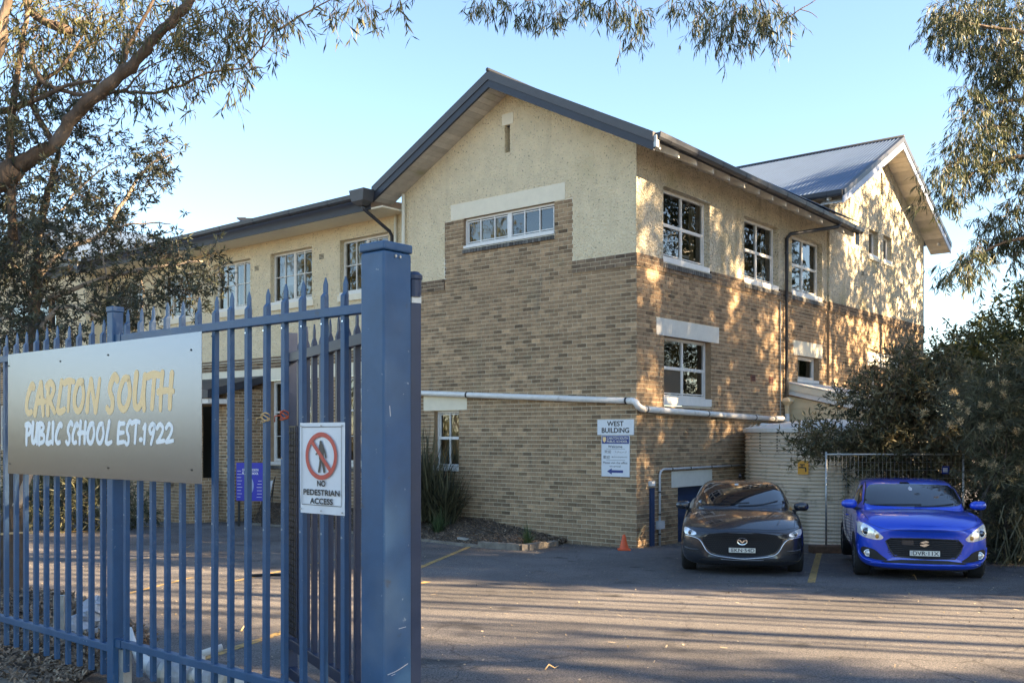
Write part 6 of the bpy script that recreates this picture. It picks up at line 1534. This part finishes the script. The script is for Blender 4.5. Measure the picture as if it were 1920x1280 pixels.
# ---- shrubs at the right
def stems(par, x0, x1, y0, y1, Y, n, r, mat):
    for _ in range(n):
        a = rng.uniform(x0, x1); b = a+rng.uniform(-60, 60); g0 = gz(0, Y)
        limb('stem', [Vector((((a+b)/2-CX)/F*Y, Y+rng.uniform(-.3, .3), g0-.05)), pt((a+b)/2, (817+y1)/2+60, Y), pt(a, (y0+y1)/2, Y+rng.uniform(-.3, .3)), pt(b, y0, Y)], [r, r*.8, r*.5, r*.2], mat, par, 6, .01)
SE = thing('broad_leaf_shrub', (7.0, 19.1, gz(0, 19)), 'tall broad-leaved shrub with reddish twigs growing in front of the tank and side wall', 'shrub')
stems(SE, 1620, 1800, 690, 900, 19.1, 12, .025, m_bark)
cl = fill_px([(1560, 790), (1600, 735), (1650, 690), (1700, 665), (1755, 655), (1830, 690), (1830, 900), (1690, 880), (1620, 850), (1560, 850), (1500, 840), (1495, 815)], 85, 32, 19.1, .6)
cl += fill_px([(1520, 800), (1700, 770), (1850, 780), (1850, 900), (1700, 890), (1600, 865), (1530, 850)], 44, 28, 19.0, .5)
cl += clump_px([(1505, 825, 14), (1525, 835, 16), (1570, 765, 14), (1590, 740, 12), (1620, 700, 14), (1650, 665, 12), (1668, 655, 8), (1700, 655, 10), (1580, 895, 20), (1600, 905, 16), (1590, 875, 14), (1550, 845, 14), (1800, 660, 16), (1770, 640, 12), (1745, 635, 8), (1630, 880, 20), (1640, 910, 14), (1640, 668, 8)], 18.9, .2)
foliage(cl, 24, 10, .135, .032, .0, m_wattle, SE, .34, m_terra, spread=1.2)
SF = thing('fine_leaf_shrub', (8.2, 16.2, gz(0, 16)), 'dark fine-leaved shrub with pale seed heads at the right edge beside the blue car', 'shrub')
stems(SF, 1860, 1960, 800, 950, 16.2, 10, .03, m_barkd)
cl = fill_px([(1795, 790), (1810, 735), (1870, 690), (1960, 670), (1990, 700), (1990, 1085), (1880, 1075), (1875, 960), (1862, 880), (1835, 825)], 120, 46, 16.4, .6)
foliage(cl, 30, 14, .20, .012, .15, m_needle, SF, .30, m_barkd, spread=1.0)
cs = []
for x, y in ((1799, 757), (1733, 772), (1800, 790), (1840, 760), (1852, 762), (1782, 797), (1840, 801), (1872, 800), (1905, 810), (1882, 717), (1857, 720), (1880, 740), (1788, 736), (1862, 872), (1845, 868), (1908, 880), (1815, 770), (1900, 960), (1868, 930)):
    cs.append((pt(x, y, 15.7), (.03, .03, .035), 1))
foliage(cs, 26, 3, .055, .007, -.2, m_seed, SF, .03, None, name='seed_heads', spread=1.2)
cl = []; P_ = []
for _ in range(60):
    x = rng.uniform(1862, 1960); y = rng.uniform(940, 1080); a = pt(x, y, 15.6); P_.append((a, a+Vector((rng.uniform(-.2, .2), 0, -rng.uniform(.2, .5)))))
a = np.array([p[0] for p in P_]); b = np.array([p[1] for p in P_]); s = unit(np.cross(b-a, rng.normal(size=a.shape)))*.008
fill_array('dry_stalks', np.stack([a-s, b-s, b+s, a+s], 1), np.full(len(a), .8), m_strap, SF, 'stuff')
SG = thing('low_dark_hedge', (7.6, 18.9, gz(0, 19)), 'low dark mass of shrub leaves behind the mesh panel and the blue car', 'hedge')
cl = fill_px([(1660, 880), (1960, 880), (1990, 1075), (1700, 1075)], 70, 42, 19.6, .5)
foliage(cl, 34, 10, .13, .034, .1, m_wattle, SG, .3, m_barkd, spread=1.2, tone=(0, .45))
SH = thing('round_green_tree', (14.8, 31, gz(0, 31)), 'round green tree beyond the shrubs, right of the far gable', 'tree')
limb('trunk', [(14.9, 31, gz(0, 31)-.1), (14.8, 31, 1.5), (14.6, 31, 3.2)], [.22, .16, .08], m_barkd, SH)
cl = fill_px([(1765, 690), (1790, 640), (1850, 595), (1900, 560), (1960, 540), (2080, 560), (2080, 800), (1850, 780), (1790, 730)], 150, 38, 31, 1.6)
cl += clump_px([(1862, 575, 12), (1890, 560, 14), (1915, 548, 12), (1850, 600, 14), (1820, 625, 10), (1918, 530, 8)], 29, .3)
foliage(cl, 30, 10, .19, .060, .0, m_far, SH, .5, m_barkd, spread=1.2)
# dark planting along the wing behind the left of the fence
SI = thing('wing_hedge', (-13, 27, gz(0, 27)), 'dark untidy planting along the foot of the far wing, seen through the left pickets', 'hedge')
cl = fill_px([(-60, 850), (120, 860), (255, 890), (290, 950), (270, 975), (-60, 985)], 60, 34, 24.5, 1.2)
foliage(cl, 16, 10, .22, .03, .3, m_needle, SI, .4, m_barkd, spread=1.1)
# strap-leaved plants in the bed
def strap(name, c, n, L, w, lab, mat=m_strap, up=.9, tone=(0, 1), parent=None, g_=1.0):
    t = thing(name, c, lab, 'plant') if parent is None else parent; V = []; T = []
    for _ in range(n):
        a = rng.uniform(0, 2*math.pi); l = L*rng.uniform(.55, 1.1); o = Vector(c)+Vector((rng.normal()*.07*L, rng.normal()*.07*L, 0)); h = Vector((math.cos(a), math.sin(a), 0)); k = rng.uniform(.25, 1.0); P = []
        for q in range(7):
            s = q/6; P.append(o+h*(l*s*k*.75)+Vector((0, 0, l*(up*s*(1.15-.35*k)-g_*.62*k*s*s))))
        sd = Vector((-h.y, h.x, 0)); tn = np.clip(rng.uniform(*tone), 0, 1)
        for q in range(6):
            w0 = w*(1-.85*(q/6)**2)*.5; w1 = w*(1-.85*((q+1)/6)**2)*.5; V.append([P[q]-sd*w0, P[q+1]-sd*w1, P[q+1]+sd*w1, P[q]+sd*w0]); T.append(tn)
    fill_array('strap_leaves', np.array([[list(p) for p in f] for f in V]), np.array(T), mat, t, 'stuff'); return t
m_grass = leaf_mat('green_strap', (.03, .055, .02), (.10, .15, .06), .15)
q = pt(800, 985, 22.4); t = strap('strap_leaf_plant', (q.x, q.y, -.40), 520, 1.85, .034, 'big dark clump of long strap leaves against the brick wall beside the blue post', up=1.25)
q2 = pt(835, 985, 22.0); strap('', (q2.x, q2.y, -.45), 330, 1.35, .030, '', parent=t, up=1.2); q2 = pt(745, 985, 22.8); strap('', (q2.x, q2.y, -.40), 330, 1.7, .030, '', parent=t, up=1.25)
q = pt(822, 1003, 21.5); strap('grass_tuft', (q.x, q.y, -.66), 130, .55, .014, 'fresh green grass tuft at the foot of the dark strap-leaf clump', m_grass, up=1.3)
q = pt(990, 1020, 19.35); strap('grass_tuft', (q.x, q.y, -.66), 90, .40, .016, 'small green tuft at the kerb of the bark garden bed', m_grass, up=1.3)
g = MB(); q = pt(890, 1013, 20.2); g.hexa([q+Vector((-.36, .1, .02)), q+Vector((.26, -.08, -.05)), q+Vector((.26, .06, -.05)), q+Vector((-.3, .2, .02)), q+Vector((-.36, .1, .06)), q+Vector((.26, -.08, -.02)), q+Vector((.26, .06, -.02)), q+Vector((-.3, .2, .06))])
tag(g.build('timber_offcut', m_galv), 'grey timber board lying across the kerb of the garden bed', 'board')
# dry curled bark and sticks on the asphalt
for k, (x, y, dx, dy, r, lb) in enumerate(((1022, 1257, 18, -3, .006, 'thin dry twig lying on the near asphalt right of the post'), (452, 1184, 12, -6, .008, 'curled strip of bark on the asphalt behind the fence'), (1712, 1080, 6, 6, .008, 'forked dry twig on the sunny asphalt in front of the blue car'), (338, 1034, 14, -8, .006, 'pale curled stick on the shaded asphalt behind the pickets'))):
    a = gp(x, y, .012); b = gp(x+dx, y+dy, .012); g = MB(); g.tube([a, a.lerp(b, .4)+Vector((0, .01, .03)), b, b+(b-a)*.5+Vector((0, .05, .0))], [r, r, r*.7, r*.3], 6); tag(g.build('stick', m_rope1, smooth=True), lb, 'stick')

# ---- trees that stand outside the picture: they shade the yard and show in the glass
def grove_tree(x, y, h, cb, cr, n, lab, dens=1.0, tr=.16, lean=(0, 0), ls=.26, nlimb=5, group=None, mat=None, squash=1.0):
    z = gz(x, y); t = thing('gum_tree', (x, y, z), lab, 'tree', group)
    top = Vector((x+lean[0], y+lean[1], z+h*.92)); limb('trunk', [(x, y, z-.1), Vector((x, y, z)).lerp(top, .35)+Vector((.1, -.1, 0)), Vector((x, y, z)).lerp(top, .7), top], [tr, tr*.8, tr*.5, tr*.15], m_bark, t, 8, .02)
    cl = []; zc = (cb+h)/2
    for _ in range(n):
        d = unit(rng.normal(size=3)); r = rng.uniform(.3, 1)**.6; c = Vector((x+lean[0]*.6+d[0]*cr*r, y+lean[1]*.6+d[1]*cr*r*squash, z+zc+d[2]*(h-cb)/2*r)); s = rng.uniform(.5, .95); cl.append((c, (s, s, s*.8), dens))
    for c, _, _ in cl[:nlimb]: b0 = Vector((x, y, z)).lerp(top, .45+.4*random.random()); limb('branch', [b0, b0.lerp(c, .5)+Vector((0, 0, .15)), c], [tr*.35, tr*.2, tr*.06], m_bark, t, 6, .01)
    foliage(cl, 16, 7, ls, ls*.22, .5, mat or m_gum, t, .55, None)
GX = 22
R1 = 'shade trees standing right of the yard'
def yc(c, X): return (c-.316*X)/.949
ORD = ['first', 'second', 'third', 'fourth', 'fifth', 'sixth', 'seventh', 'eighth', 'ninth', 'tenth', 'eleventh', 'twelfth', 'last']
for k, (c, h, cb, cr, n, dn) in enumerate(((-4, 15, .5, 3.0, 80, 1.4), (0.0, 15.5, .5, 2.8, 100, 1.8), (3.2, 16, .3, 2.4, 130, 2.0), (6.2, 18.5, .5, 1.9, 130, 2.0),
                            (14.6, 14.5, 1.0, 2.0, 130, 2.1), (17.2, 17, .8, 2.3, 145, 1.9), (20.0, 18.5, .8, 2.3, 165, 1.75), (22.7, 18.5, .8, 2.3, 165, 1.6), (25.4, 18, .8, 2.3, 150, 1.55), (28.4, 17, .8, 2.4, 135, 1.45), (31.8, 16, .8, 2.4, 120, 1.4), (35.4, 15, .8, 2.4, 100, 1.3))):
    grove_tree(GX+rng.uniform(-1, 1), yc(c, GX), h, cb, cr, n, ORD[k]+' leafy gum of the shade row right of the yard, counted from the street', dn, group=R1, ls=.33)
R2 = 'bare-stemmed gums in the gap'
for k, (c, tr, X) in enumerate(((8.9, .09, 21), (9.6, .13, 24), (10.05, .05, 18), (10.7, .16, 25), (11.3, .07, 20), (12.1, .12, 22), (9.25, .04, 16.5), (11.8, .04, 17), (10.35, .035, 15), (11.05, .03, 16))):
    grove_tree(X, yc(c, X), 17.5, 15, 1.6, 10, ORD[k]+' slim bare-stemmed gum in the gap of the shade row right of the yard', 1.0, tr=tr, group=R2, lean=(rng.uniform(-.3, .3), rng.uniform(-.25, .25)))
R3 = 'trees on the left side of the yard'
for k, (x, y, h, cr) in enumerate(((-29, -4, 11, 3.0), (-31, 19, 15, 3.6), (-36, 26, 16, 4.2), (-27, -12, 10, 3), (-38, 36, 16, 4), (-45, 22, 17, 4))):
    grove_tree(x, y, h, .6, cr, 60, ORD[k]+' tree along the left side of the yard, counted from the street', 1.0, group=R3, ls=.4)
HB = thing('boundary_hedge', (-30, 9, gz(0, 9)), 'low hedge along the left boundary of the yard, mirrored in the metal sign', 'hedge')
foliage([(Vector((-30+rng.uniform(-1, 1), rng.uniform(0, 17), .6+rng.uniform(-.6, 1.2))), (1, 1, .7), 1.5) for _ in range(90)], 16, 7, .35, .1, .2, m_needle, HB, .5, None)
